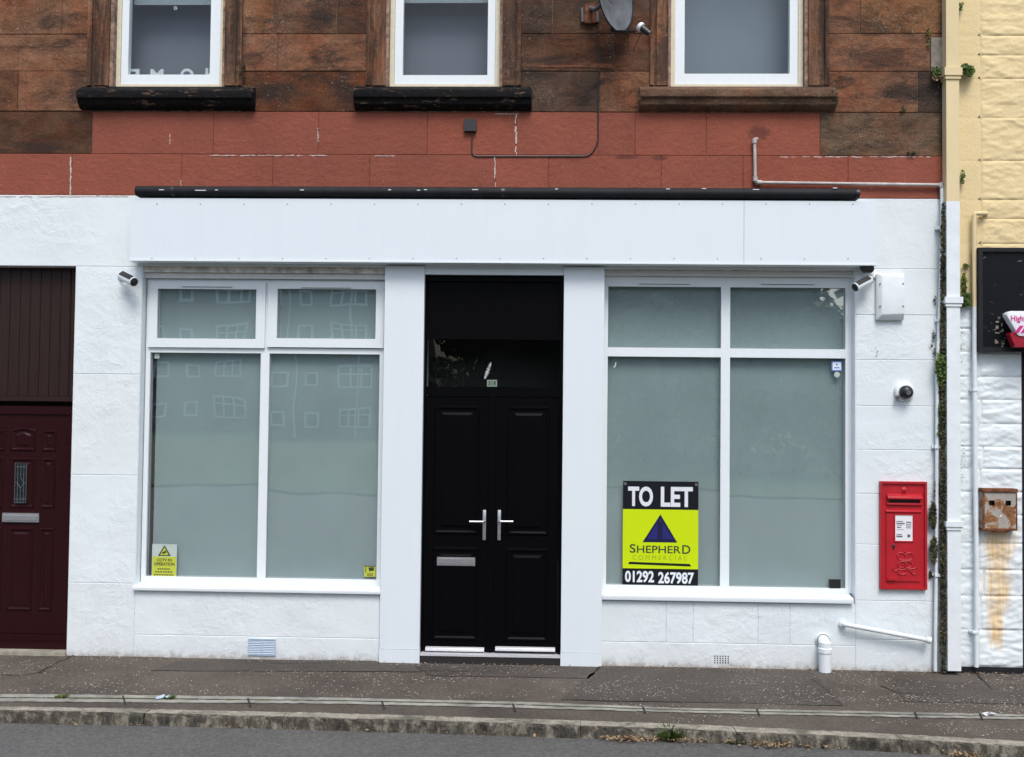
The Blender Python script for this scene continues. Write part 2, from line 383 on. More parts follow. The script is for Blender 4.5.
def leafmat(name, a, bcol):
    m, nt, b = newmat(name)
    oi = nz(nt, 9, 3)
    c = ramp(nt, oi, [(0.35, a), (0.65, bcol)]); nt.links.new(c, b.inputs['Base Color'])
    b.inputs['Roughness'].default_value = 0.6; b.inputs['Specular IOR Level'].default_value = 0.3; return m
M_leaf = leafmat('weed leaf', (0.045, 0.085, 0.012), (0.11, 0.16, 0.03))
M_leafd = leafmat('moss leaf', (0.022, 0.022, 0.010), (0.075, 0.070, 0.028))
M_leafb = leafmat('dead leaf', (0.15, 0.085, 0.045), (0.36, 0.26, 0.15))
M_petal = plain('fallen petal', (0.46, 0.41, 0.35), 0.8, var=0.25, nscale=3, bs=0)
M_bark = plain('bark', (0.09, 0.07, 0.05), 0.95, var=0.4)
M_tree = leafmat('tree leaf', (0.03, 0.05, 0.015), (0.07, 0.10, 0.03))
M_lime = plain('lime sign print', (0.52, 0.68, 0.0), 0.35, var=0.01, bs=0)
M_signblk = plain('black sign print', (0.006, 0.007, 0.011), 0.3, var=0.1, bs=0)
M_signwht = plain('pale grey print', (0.66, 0.70, 0.74), 0.4, var=0.02, bs=0)
M_navy = plain('navy print', (0.014, 0.017, 0.13), 0.4, var=0.05, bs=0)
M_navyd = plain('dark navy print', (0.006, 0.007, 0.05), 0.4, bs=0)
M_olive = plain('olive print', (0.30, 0.38, 0.02), 0.4, bs=0)
M_ink = plain('dark ink', (0.03, 0.04, 0.02), 0.5, bs=0)
M_stk = plain('yellow sticker', (0.45, 0.49, 0.05), 0.4, var=0.03, bs=0)
M_letter = plain('dull white letter', (0.42, 0.46, 0.48), 0.6, bs=0)
M_paper = plain('white paper', (0.72, 0.74, 0.76), 0.5, var=0.03, bs=0)
M_tile = plain('dull green tile', (0.20, 0.27, 0.21), 0.5, bs=0)
M_pale = plain('pale sticker', (0.42, 0.50, 0.46), 0.4, var=0.03, bs=0)
M_blue = plain('blue sticker print', (0.10, 0.24, 0.55), 0.4, bs=0)
M_ventb = plain('pale blue vent plastic', (0.42, 0.52, 0.63), 0.4, var=0.04, bs=0)
M_dish = plain('grey dish paint', (0.13, 0.14, 0.15), 0.5, var=0.35, nscale=9)
M_slate = plain('stone step', (0.28, 0.26, 0.21), 0.9, var=0.35, nscale=12, bs=0.6)
M_brick2 = plain('brown roughcast', (0.20, 0.175, 0.155), 0.9, var=0.2, nscale=2)
M_roof = plain('roof slate', (0.06, 0.06, 0.07), 0.8)
M_grass = plain('verge grass', (0.05, 0.075, 0.02), 0.95, var=0.4, nscale=3, bs=0.8)
M_pink = plain('magenta print', (0.55, 0.02, 0.22), 0.4, bs=0)
M_cherry = plain('dark red sign edge', (0.28, 0.006, 0.02), 0.35, bs=0)
M_silver = plain('etched glass lead', (0.16, 0.19, 0.21), 0.35, 0.3, bs=0)
M_dglass = plain('dark patterned glass', (0.012, 0.016, 0.02), 0.08, var=0.4, nscale=20, bs=0.3)
def scuffed():
    m, nt, b = newmat('scuffed black sign')
    n = nz(nt, 22, 5, 0.7, sc=(0.8, 1, 1.8)); f = ramp(nt, n, [(0.64, 0.0), (0.68, 0.9)])
    nt.links.new(mixc(nt, f, (0.008, 0.009, 0.011), (0.25, 0.25, 0.25)), b.inputs['Base Color']); b.inputs['Roughness'].default_value = 0.3; b.inputs['Specular IOR Level'].default_value = .12; return m
M_scuff = scuffed()

# ------------------------------------------------------------------ masonry
def blocks(bm, rects, y, depth, gap=0.003, jit=0.003, tv=0.12, hue=0.05):
    """rects: X0,X1,Z0,Z1 in the wall plane; each is one dressed stone standing off the joint backing"""
    lay = bm.loops.layers.color.get('tint') or bm.loops.layers.color.new('tint')
    for (a, b, c, d) in rects:
        if b-a < 3*gap or d-c < 3*gap: continue
        t = 1+random.uniform(-tv, tv); h = random.uniform(-hue, hue)
        dy = random.uniform(0, jit)
        ch = 0.0035
        x0, x1, z0, z1 = a+gap, b-gap, c+gap, d-gap
        f0 = [bm.verts.new(p) for p in ((x0+ch, y-dy, z0+ch), (x1-ch, y-dy, z0+ch), (x1-ch, y-dy, z1-ch), (x0+ch, y-dy, z1-ch))]
        f1 = [bm.verts.new(p) for p in ((x0, y-dy+ch, z0), (x1, y-dy+ch, z0), (x1, y-dy+ch, z1), (x0, y-dy+ch, z1))]
        f2 = [bm.verts.new((v.co.x, y+depth, v.co.z)) for v in f1]
        fs = [bm.faces.new(f0), bm.faces.new(f2[::-1])]
        for i in range(4):
            j = (i+1) % 4
            fs.append(bm.faces.new((f1[i], f1[j], f0[j], f0[i]))); fs.append(bm.faces.new((f2[i], f2[j], f1[j], f1[i])))
        col = (t*(1+h), t, t*(1-h), 1)
        for f in fs:
            for l in f.loops: l[lay] = col
    return bm
def pr(x0, y0, x1, y1, Y=0.0): return rect(x0, y0, x1, y1, Y)
bld = thing('tenement_building', (0, 0, 0), 'red sandstone building with a white painted ground floor shop front and black double doors', 'building')
# vertical world lines
XL = -6.6; XR = W(946, 400)[0]
zc = lambda py, px=512: W(px, py)[1]
Z0w = -0.12
ZW = zc(197); ZR = zc(155); ZS = zc(112)
course = [zc(155), zc(112), zc(71.5), zc(34), zc(-4), zc(-43), zc(-82), zc(-121), zc(-160), zc(-200), zc(-240), zc(-280), zc(-320), zc(-360)]
ZTOP = course[-1]
def xs(px, py=60): return W(px, py)[0]
win_up = [(88, 113, 222, 242), (366.5, 388.5, 499.5, 521), (650, 671, 805, 828.5)]   # surround outer, frame outer, frame, surround outer (at y=60)
ZWT = zc(-215)     # head of the upstairs windows
# sandstone rows: list of x breaks per course (px at y~60)
L0 = -400
rows = {1: [[L0, -250, -90, 92], [820, 946.5]],
        2: [[L0, -150, 19, 88], [242, 366.5], [521, 600, 650], [828.5, 918, 946.5]],
        3: [[L0, -220, -70, 88], [242, 278, 366.5], [521, 615, 650], [828.5, 930, 946.5]],
        4: [[L0, -160, 61, 88], [242, 273, 336, 366.5], [521, 552, 650], [828.5, 860, 946.5]]}
for k in range(5, 10):
    rows[k] = [[L0, -200+k*9, 10*k-40, 88], [242, 290+((k*37) % 50), 366.5], [521, 560+((k*29) % 60), 650], [828.5, 850+((k*31) % 70), 946.5]]
for k in range(10, 14): rows[k] = [[L0]+[L0+a for a in range(120+(k % 2)*60, 1300, 125)]+[946.5]]
rs = []; 
for k, spans in rows.items():
    z0, z1 = course[k-1], course[k] if k < len(course) else None
    for sp in spans:
        for a, b in zip(sp, sp[1:]):
            if k == 1: rs.append((xs(a, 130), xs(b, 130), z0, z1))
            else:
                lo, hi = z0, z1
                if k in (9,): hi = z1
                rs.append((xs(a), xs(b) if b < 946 else XR, lo, hi))
bm = blocks(B(), rs, 0.0, 0.05, gap=0.0018, jit=0.007, tv=0.32, hue=0.13)
obj('sandstone_wall', bm, M_sand, bld)
# joint backing of the upper wall, openings left free
def wall_with_holes(bm, X0, X1, Z0, Z1, y0, y1, holes):
    xsr = sorted({X0, X1, *[h[0] for h in holes], *[h[1] for h in holes]}); xsr = [x for x in xsr if X0 <= x <= X1]
    for a, b in zip(xsr, xsr[1:]):
        hz = sorted([(h[2], h[3]) for h in holes if h[0] <= a+1e-6 and h[1] >= b-1e-6])
        z = Z0
        for c, d in hz:
            if c > z+1e-4: bx(bm, a, b, y0, y1, z, c)
            z = max(z, d)
        if z < Z1-1e-4: bx(bm, a, b, y0, y1, z, Z1)
holes_up = [(xs(w[1]), xs(w[2]), W((w[1]+w[2])/2, 88.6, .055)[1], ZWT) for w in win_up]
bm = B(); wall_with_holes(bm, XL, XR, ZS, ZTOP, 0.0045, 0.35, holes_up); bmesh.ops.remove_doubles(bm, verts=bm.verts, dist=1e-5)
obj('wall_joint', bm, M_mortar, bld)
# stone pieces around and above the windows (surrounds)
for i, w in enumerate(win_up):
    b = B(); lay = b.loops.layers.color.new('tint')
    zb, zt = holes_up[i][2]+0.004, ZWT
    xa, xb, xc, xd = [xs(q) for q in w]
    for (p, q, s) in ((xa, xb, 1), (xc, xd, -1)):
        o1, o2 = (p, q) if s == 1 else (q, p)           # outer, inner
        g = (o2-o1)
        for (t0, t1, yy) in ((0.0, 0.17, -0.020), (0.17, 0.30, -0.002), (0.30, 0.86, -0.014), (0.86, 1.0, 0.012)):
            u0, u1 = o1+g*t0, o1+g*t1
            bx(b, min(u0, u1), max(u0, u1), yy, 0.012, zb, zt)
    for (z0, z1, yy) in ((0, .03, 0.012), (.03, .13, -0.014), (.13, .155, -0.002), (.155, .19, -0.02)):
        bx(b, xa, xd, yy-0.0015, 0.012, zt+z0, zt+z1)
    for f in b.faces:
        for l in f.loops: l[lay] = (1, 1, 1, 1)
    obj('window_surround', b, M_sur, bld, bevel=0.004)
    sx0, sx1 = ((76, 252), (353, 531.5), (640, 838))[i]
    b = B(); lay = b.loops.layers.color.new('tint')
    X0, X1 = W(sx0, 100, -.1)[0], W(sx1, 100, -.1)[0]; Zt = W(sx0+90, (90.3, 89.5, 89.0)[i], -.105)[1]+.018; Zb = ZS+0.004; Zr = holes_up[i][2]-.001
    h = Zt-Zb
    prism(b, [(-0.105, Zt-0.018), (-0.105, Zt-0.075), (-0.085, Zt-0.085), (-0.075, Zb+0.035), (-0.035, Zb+0.006), (0.012, Zb+0.003), (0.10, Zb+0.003), (0.10, Zr), (0.0, Zr)], X0, X1, axis='x')
    for f in b.faces:
        for l in f.loops: l[lay] = (1, 1, 1, 1)
    obj('window_sill', b, M_sill_b if i == 2 else M_sillblk, bld, bevel=0.005, label='brown bare stone sill' if i == 2 else 'black painted sill with flaking paint')
# upstairs windows
pane_px = [(129, 210.6, 75.5), (403, 487.5, 76), (684, 789, 74.6)]
for i, (w, pp) in enumerate(zip(win_up, pane_px)):
    X0, X1, Z0, Z1 = holes_up[i]; yf = 0.055
    gx0, gz0 = W(pp[0], pp[2], yf+.03); gx1, _ = W(pp[1], pp[2], yf+.03)
    b = B(); t = 0.035
    X0i, X1i = X0+0.002, X1-0.002
    for (a, c, d, e) in ((X0i, X0i+t, Z0, Z1), (X1i-t, X1i, Z0, Z1), (X0i+t, X1i-t, Z0, Z0+t), (X0i+t, X1i-t, Z1-t, Z1)): bx(b, a, c, yf, 0.16, d, e)
    wf = obj('window', b, M_cream, bld, bevel=0.003)
    b = B(); a0, a1 = X0i+t+.002, X1i-t-.002; c0 = Z0+t+.002; c1 = Z1-t-.002; zt = gz0+1.28
    zm = W(0, -60, yf)[1]
    for (a, c, d, e) in ((a0, gx0, c0, c1), (gx1, a1, c0, c1), (gx0, gx1, c0, gz0), (gx0, gx1, c1-0.05, c1), (gx0, gx1, zm, zm+0.055)): bx(b, a, c, yf+.008, 0.12, d, e)
    obj('sash', b, M_upvc, wf, bevel=0.004)
    b = B(); bx(b, gx0-.01, gx1+.01, yf+.03, yf+.036, gz0-.01, c1-.04); 
    g = obj('pane', b, M_glass2, wf); g.rotation_euler = (math.radians(random.uniform(-.3, .3)), 0, math.radians(random.uniform(-.3, .3)))
    b = B(); zb_ = W(0, 4 if i < 2 else -40, .3)[1]
    bx(b, X0-.3, X1+.3, 0.36, 0.365, Z0-.3, Z1+.2); obj('net_curtain', b, M_blind3 if i == 2 else M_blind, wf)
    if i < 2:
        b = B(); bx(b, gx0-.02, gx1+.02, 0.20, 0.204, W(pp[0], 5-2*i, .2)[1], Z1); 
        obj('roller_blind', b, M_blind2, wf)
        xq = W((pp[0]+pp[1])/2+6, 0, .2)[0]; zq = W(0, 7-2*i, .2)[1]
        b = B()
        if i == 0:
            lathe(b, [(0.008, -.004), (0.014, -.004), (0.014, .004), (0.008, .004)], (xq, .2, zq-.012), (0, 1, 0), 16); obj('blind_pull', b, M_pale, wf)
        else: b.free()
# mirrored letters on the inside of the first window
home = thing('word_ornament', (W(170, 75, .13)[0], .15, holes_up[0][2]+.1), 'row of white letters spelling HOME, seen from behind inside the upstairs window at left', 'ornament')
for ch, x0, x1, y0 in (('E', 129.5, 140, 69.5), ('M', 151, 164, 69.5), ('O', 181, 194, 69), ('H', 206, 217, 68.5)):
    a, Z_ = W(x0, y0, .15); c, _ = W(x1, y0, .15)
    b = B(); text(b, ch, a, c, Z_-.105, Z_, .15, .012, 0.03, mirror=True)
    obj('letter', b, M_letter, home)

# red painted band
rr = []
for (ya, yb, br) in ((155, 112, [92, 213, 318, 427, 516, 598, 635, 706, 820]), (197, 155, [L0, -230, -60, 71, 181, 272, 369, 495, 548, 661, 743, 848, 946.5])):
    for a, c in zip(br, br[1:]):
        rr.append((xs(a, ya), xs(c, ya) if c < 946 else XR, zc(ya), zc(yb)))
obj('red_painted_band', blocks(B(), rr, 0.001, 0.05, gap=0.0007, jit=0.002, tv=0.05, hue=0.02), M_red, bld)
b = B(); bx(b, XL, XR, 0.006, 0.35, ZW, ZS-.0005); obj('band_joint', b, M_redj, bld)
def crack(bm, x, ya, yb, w=0.012, n=14, Y=-0.003, horiz=False):
    pts = []
    for i in range(n+1):
        t = i/n; q = random.uniform(-.3, .3)*w
        if horiz: X, Z = W(x[0]+(x[1]-x[0])*t, ya); pts.append((X, Z+q))
        else: X, Z = W(x, ya+(yb-ya)*t); pts.append((X+q, Z))
    for (a, c) in zip(pts, pts[1:]):
        if random.random() < .12: continue
        ww = w*random.uniform(.35, 1)/2
        if horiz: bx(bm, a[0], c[0]+.001, Y, 0.004, a[1]-ww, a[1]+ww)
        else: bx(bm, a[0]-ww, a[0]+ww, Y, 0.004, c[1], a[1]+.001)
b = B()
for (x, ya, yb, w) in ((71, 157, 195, .014), (516, 115, 155, .016), (495, 157, 187, .012), (318, 128, 142, .01), (170, 134, 144, .008), (181, 180, 187, .008)): b = B(); crack(b, x, ya, yb, w); obj('joint_filler', b, M_filler, bld)
for (x0, x1, y) in ((210, 330, 155.5), (495, 518, 114), (375, 395, 156), (0, 128, 196.5), (780, 930, 157)): b = B(); crack(b, (x0, x1), y, y, .009, 40, horiz=True); obj('joint_filler', b, M_filler, bld)

# ground floor wall
ops = {}
Xdl, Xdr = W(-32, 450)[0], W(71.5, 440)[0]
ZD = zc(266, 40)
w1 = (W(136.5, 520)[0], W(383, 400)[0]); ZB1 = zc(591, 250); ZT = zc(268)
w2 = (W(603, 400)[0], W(855.5, 430)[0]); ZB2 = zc(602, 720)
dr = (W(421.5, 500)[0], W(563, 400)[0]); ZDT = zc(272, 490); 
def zrow(ys, px): return [W(px, y)[1] for y in ys]
wr = []
def grid(X0, X1, zsr, br=None):
    for i, (z1, z0) in enumerate(zip(zsr, zsr[1:])):
        bk = [X0]+([W(q, 640)[0] for q in br[i]] if br and br[i] else [])+[X1]
        for a, c in zip(bk, bk[1:]): wr.append((a, c, z0, z1))
ZH = ZD
# lintel band
grid(XL, Xdl, [ZW, ZH]); grid(Xdl, w1[0], [ZW, ZH]); grid(w1[0], w2[1], [ZW, ZT])
grid(XL, Xdl, zrow([266, 372, 473, 583], 40)+[Z0w])
grid(Xdr, w1[0], [ZH]+zrow([374, 475, 583], 100)+[Z0w])
grid(w1[0], w1[1], [ZB1]+zrow([636.5], 250)+[Z0w])
grid(w1[1], dr[0], [ZT, 1.2, Z0w]); grid(dr[1], w2[0], [ZT, 1.2, Z0w])
grid(w2[0], w2[1], [ZB2]+zrow([643.5], 720)+[Z0w], [[666, 693, 758, 790], None])
grid(w2[1], XR, [ZW]+zrow([269, 315, 360, 406, 450, 494, 545, 601, 640], 900)+[Z0w])
obj('white_ground_floor_wall', blocks(B(), wr, 0.0, 0.05, gap=0.0010, jit=0.0015, tv=0.02, hue=0.005), M_white, bld)
holes = [(Xdl, Xdr, -1, ZD), (w1[0], w1[1], ZB1, ZT), (dr[0], dr[1], -1, ZDT), (w2[0], w2[1], ZB2, ZT)]
b = B(); wall_with_holes(b, XL, XR, -0.3, ZW-.0005, 0.0035, 0.35, holes); obj('white_wall_joint', b, M_whitej, bld)
# reveals of the white wall get the wall paint: thin linings
for (a_, c_, z_) in ((w1[0], w1[0]+.004, ZB1), (w2[1]-.004, w2[1], ZB2)):
    b = B(); bx(b, a_, c_, 0.0, 0.12, z_, ZT); obj('window_reveal', b, M_upvc, bld)
# closed shell behind
b = B(); bx(b, XL, XR, 7.8, 8, -.3, ZTOP); bx(b, XL, XL+.2, .36, 7.8, -.3, ZTOP); bx(b, XR-.2, XR, .36, 7.8, -.3, ZTOP)
bx(b, XL+.2, XR-.2, .36, 7.8, 2.95, 3.1)
obj('rear_wall', b, M_mortar, bld)
b = B(); prism(b, [(-.15, ZTOP), (4, ZTOP+2.2), (8.15, ZTOP)], XL, XR, axis='x'); obj('roof', b, M_roof, bld)

# pilasters and fascia
yp = -0.03
def quadbox(bm, pts, y0, y1):
    prism(bm, pts, y0, y1)
pil = []
for (a0, a1, c0, c1, yb) in ((386.5, 424.5, 378.2, 419.5, 656.5), (565.5, 606.5, 559.5, 599.5, 660)):
    b = B()
    zt = W(400, 266, yp)[1]; zbm = W((c0+c1)/2, yb-7, yp)[1]; zb0 = -0.1
    xl = (W(a0, 268, yp)[0]+W(c0, 650, yp)[0])/2; xr = (W(a1, 268, yp)[0]+W(c1, 650, yp)[0])/2
    bx(b, xl, xr, yp, 0.03, zbm+.003, zt); bx(b, xl-.002, xr+.002, yp-.006, 0.03, zb0, zbm)
    obj('pilaster', b, M_fascia, bld, bevel=0.003); pil.append((xl, xr))
b = B(); bx(b, pil[0][1]+.001, pil[1][0]-.001, yp+.012, 0.03, W(490, 274.5, yp)[1], W(490, 264, yp)[1]); obj('door_header', b, M_fascia, bld, bevel=0.003)
yf = -0.13
FX0, FX1, FZ0, FZ1 = rect(131, 198, 876.5, 265.5, yf)
b = B()
seam = W(744, 230, yf)[0]; s2 = W(127, 230, yf)[0]
for a, c in ((FX0, seam-.0012), (seam+.0012, FX1)): bx(b, a, c, yf, yf+.012, FZ0+.012, FZ1)
bx(b, FX0+.004, FX1-.004, yf+.014, 0.0, FZ0+.016, FZ1-.004)
fa = obj('fascia_board', b, M_fascia, bld, bevel=0.0015)
b = B(); bx(b, FX0-.003, FX1+.003, yf-.006, -.02, FZ0, FZ0+.011); obj('bottom_trim', b, M_upvc, fa, bevel=0.002)
b = B()
for k in range(17):
    for py in (204, 258.5):
        px = 152+k*43.5+(5 if py < 220 else 0)
        if px > 870: continue
        X, Z = W(px, py, yf); b = B(); lathe(b, [(0.0055, 0), (0.0055, .002), (0.003, .003), (0, .003)], (X, yf-.0005, Z), (0, -1, 0), 10); obj('screw_cap', b, M_pipeg, fa)
# black boxed cover along the top of the fascia
yk = -0.16
X0, X1, Z0, Z1 = rect(134.5, 184.8, 860, 198.0, yk)
b = B(); r = (Z1-Z0)/2
prof = [(-0.002, Z0+.002), (-0.002, Z1)]+[(yk+r-r*math.sin(t*PI/2+PI/2*0)*1.0 if False else yk+r*(1-math.sin(t*PI)), (Z0+Z1)/2+r*math.cos(t*PI)) for t in [i/10 for i in range(11)]]
prism(b, prof, X0, X1, axis='x')
kb = obj('black_gutter_cover', b, M_blackp, bld, smooth=True)
b = B()
for px, w_ in ((159, 5), (195, 11), (300, 4), (388, 3), (417, 3), (424, 3), (472, 6), (555, 3), (702, 4), (753, 6), (833, 4), (666, 4), (215, 3)):
    X, Z = W(px, 189+random.uniform(-1, 2), yk); bx(b, X, X+w_/130, yk-.0005, yk+.01, Z, Z+.006)
obj('paint_chips', b, M_upvc2, kb)
for px in (172, 503, 858.5):
    b = B(); X, _ = W(px, 190, yk); prism(b, [(y_-(.003 if y_ < -.01 else 0), z_) for y_, z_ in prof], X-.012, X+.012, axis='x'); obj('cover_joint', b, M_black, kb, smooth=True)

# ------------------------------------------------------------------ shop windows
def bars(bm, L, y0, y1):
    for (a, c, d, e) in L: bx(bm, min(a, c), max(a, c), y0, y1, min(d, e), max(d, e))
yw = 0.085; yg = yw+.028
def shop(left):
    if left:
        ox0, ox1 = W(139.5, 590, yw)[0]*.5+W(148.5, 290, yw)[0]*.5, W(384, 400, yw)[0]+.05
        zb, zt = W(260, 583.5, yw)[1], W(260, 279.5, yw)[1]
        gxa = (W(152.3, 353, yg)[0]+W(146.3, 577, yg)[0])/2; gxb = (W(262.6, 353, yg)[0]+W(257, 577, yg)[0])/2
        gxc = (W(271, 353, yg)[0]+W(265.8, 577, yg)[0])/2; gxd = (W(381.1, 353, yg)[0]+W(376.3, 577, yg)[0])/2
        zg0 = W(260, 577.5, yg)[1]; zg1 = W(260, 353.5, yg)[1]; zu0 = W(260, 348, yg)[1]; zu1 = W(260, 286, yg)[1]
    else:
        ox0, ox1 = W(600, 420, yw)[0], W(852, 420, yw)[0]
        zb, zt = W(725, 591.5, yw)[1], W(725, 277, yw)[1]
        gxa = (W(608.3, 357, yg)[0]+W(605, 583, yg)[0])/2; gxb = (W(720.7, 357, yg)[0]+W(719, 585, yg)[0])/2
        gxc = (W(729.8, 357, yg)[0]+W(728, 585, yg)[0])/2; gxd = (W(845, 357, yg)[0]+W(843.8, 588, yg)[0])/2
        zg0 = W(725, 586, yg)[1]; zg1 = W(725, 357.5, yg)[1]; zu0 = W(725, 348.5, yg)[1]; zu1 = W(725, 287.5, yg)[1]
    b = B()
    bars(b, [(ox0, gxa, zb, zt), (gxd, ox1, zb, zt), (gxb, gxc, zb, zt), (gxa, gxb, zb, zg0), (gxc, gxd, zb, zg0), (gxa, gxb, zg1, zu0), (gxc, gxd, zg1, zu0), (gxa, gxb, zu1, zt), (gxc, gxd, zu1, zt)], yw, 0.15)
    wf = obj('shop_window', b, M_upvc, bld, bevel=0.004, label=None)
    # panes
    for (a, c) in ((gxa, gxb), (gxc, gxd)):
        for (d, e) in ((zg0, zg1), (zu0, zu1)):
            if left and d == zu0: continue
            b = B(); bx(b, a-.01, c+.01, yg, yg+.006, d-.01, e+.01)
            p = obj('pane', b, M_glass, wf); p.rotation_euler = (math.radians(random.uniform(-.25, .25)), 0, math.radians(random.uniform(-.3, .3)))
            # rubber seal
            b = B(); s = .003; bars(b, [(a, a+s, d, e), (c-s, c, d, e), (a+s, c-s, d, d+s), (a+s, c-s, e-s, e)], yg-.004, yg-.001); obj('seal', b, M_rubber, wf)
            b = B(); bx(b, a-.02+(.05 if left and a == gxa else 0), c+.015, yg+.035, yg+.04, d-.015, e+.015); obj('frosted_film', b, M_film, wf)
    if left:   # two top hung sashes
        for (a, c, pa, pc) in ((148.5, 265, 158.3, 256.7), (267.7, 384, 277.8, 376.2)):
            A, D = W(a, 315, yw-.02)[0], W(c, 315, yw-.02)[0]; ga, gc = W(pa, 312, yw)[0], W(pc, 312, yw)[0]
            z0, z1 = W(a, 347, yw-.02)[1], W(a, 281.5, yw-.02)[1]; q0, q1 = W((pa+pc)/2, 338.7, yw)[1], W((pa+pc)/2, 289.3, yw)[1]
            b = B(); bars(b, [(A, ga, z0, z1), (gc, D, z0, z1), (ga, gc, z0, q0), (ga, gc, q1, z1)], yw-.02, yw+.04)
            obj('opening_sash', b, M_upvc, wf, bevel=0.006)
            b = B(); bx(b, ga-.01, gc+.01, yw+.005, yw+.011, q0-.01, q1+.01); p = obj('pane', b, M_glass, wf); p.rotation_euler = (math.radians(random.uniform(-.5, .5)), 0, math.radians(random.uniform(-.5, .5)))
            b = B(); s = .003; bars(b, [(ga, ga+s, q0, q1), (gc-s, gc, q0, q1), (ga+s, gc-s, q0, q0+s), (ga+s, gc-s, q1-s, q1)], yw-.002, yw+.003); obj('seal', b, M_rubber, wf)
            b = B(); bx(b, ga-.02, gc+.02, yw+.045, yw+.05, q0-.02, q1+.02); obj('frosted_film', b, M_film, wf)
        vents = ((181, 233.5, 285.8), (300.5, 352, 286.8)); yv = yw-.02
    else: vents = ((638, 691, 283), (760.5, 815.5, 283.3)); yv = yw
    for (a, c, y) in vents:
        b = B(); A, Z = W(a, y, yv); D, _ = W(c, y, yv); bx(b, A, D, yv-.008, yv+.002, Z-.006, Z+.008); v = obj('trickle_vent', b, M_upvc, wf, bevel=0.002)
        # dark opening under the hood
        b = B(); bx(b, A+.01, D-.01, yv-.006, yv+.001, Z-.010, Z-.0065); obj('vent_slot', b, M_rubber, wf)
    # sill
    b = B()
    sx = (W(133, 588, -.02)[0], pil[0][0]-.001) if left else (pil[1][1]+.001, W(853.3, 597, -.02)[0])
    st = zb-.001; sb = W(255, 592.3, -.03)[1] if left else W(725, 601.7, -.03)[1]
    prism(b, [(0.15, st), (yw, st), (-.028, st-.018), (-.032, st-.022), (-.032, sb), (-.022, sb), (-.020, st-.032), (.0, st-.034), (.15, st-.034)], sx[0], sx[1], axis='x')
    obj('sill', b, M_upvc, wf, bevel=0.002)
    # head board with shadow streaks painted in, and boxed strip over the frame, under the fascia
    b = B(); bx(b, ox0-.03 if left else ox0, ox1, 0.02, 0.14, zt+.045, zt+.12); obj('head_board', b, M_headshade, wf, bevel=.002)
    b = B(); bx(b, ox0-.02 if left else ox0, ox1, 0.05, 0.15, zt+.002, zt+.043); obj('head_trim', b, M_upvc2, wf, bevel=.003)
    b = B(); bx(b, ox0-.2, ox1+.2, .6, .62, 0.2, 2.9); obj('dark_interior', b, M_dark, wf)
    return wf, (gxa, gxb, gxc, gxd, zg0, zg1, zu0, zu1)
sw1, g1 = shop(True); sw1['label'] = 'left shop window with two opening top lights'
sw2, g2 = shop(False); sw2['label'] = 'right shop window with four fixed panes'

# ------------------------------------------------------------------ black double doors
yd = 0.02
DX0, DX1 = pil[0][1]+.002, pil[1][0]-.002
dtop = W(490, 275, yd)[1]; dbot = W(490, 654, yd)[1]
def q(px, py, Y=yd+.01): return W(px, py, Y)
fx0 = W(427.5, 310, yd+.01)[0]-.006; fx1 = W(560.5, 310, yd+.01)[0]
ztp1, ztp0 = q(490, 281.5)[1], q(490, 331)[1]; zf1, zf0 = q(490, 339.5)[1], q(490, 387)[1]; zl1 = q(490, 396)[1]; zl0 = q(490, 651.5)[1]
b = B()
bars(b, [(DX0, fx0, dbot, dtop), (fx1, DX1, dbot, dtop), (fx0, fx1, ztp1, dtop), (fx0, fx1, zf1, ztp0), (fx0, fx1, zl1+.004, zf0)], yd, yd+.08)
dd = obj('double_door', b, M_doorblk, bld, bevel=.004)
b = B(); bx(b, fx0, fx1, yd+.022, yd+.03, ztp0, ztp1); obj('top_panel', b, M_doorblk, dd)
b = B(); bx(b, fx0, fx1, yd+.026, yd+.032, zf0, zf1); obj('fanlight', b, M_glass2, dd)
b = B(); bx(b, fx0-.1, fx1+.1, yd+.45, yd+.46, zf0-.2, zf1+.2); obj('hall_interior', b, M_dark, dd)
cx = (W(494.5, 396, yd)[0]+W(490.5, 650, yd)[0])/2
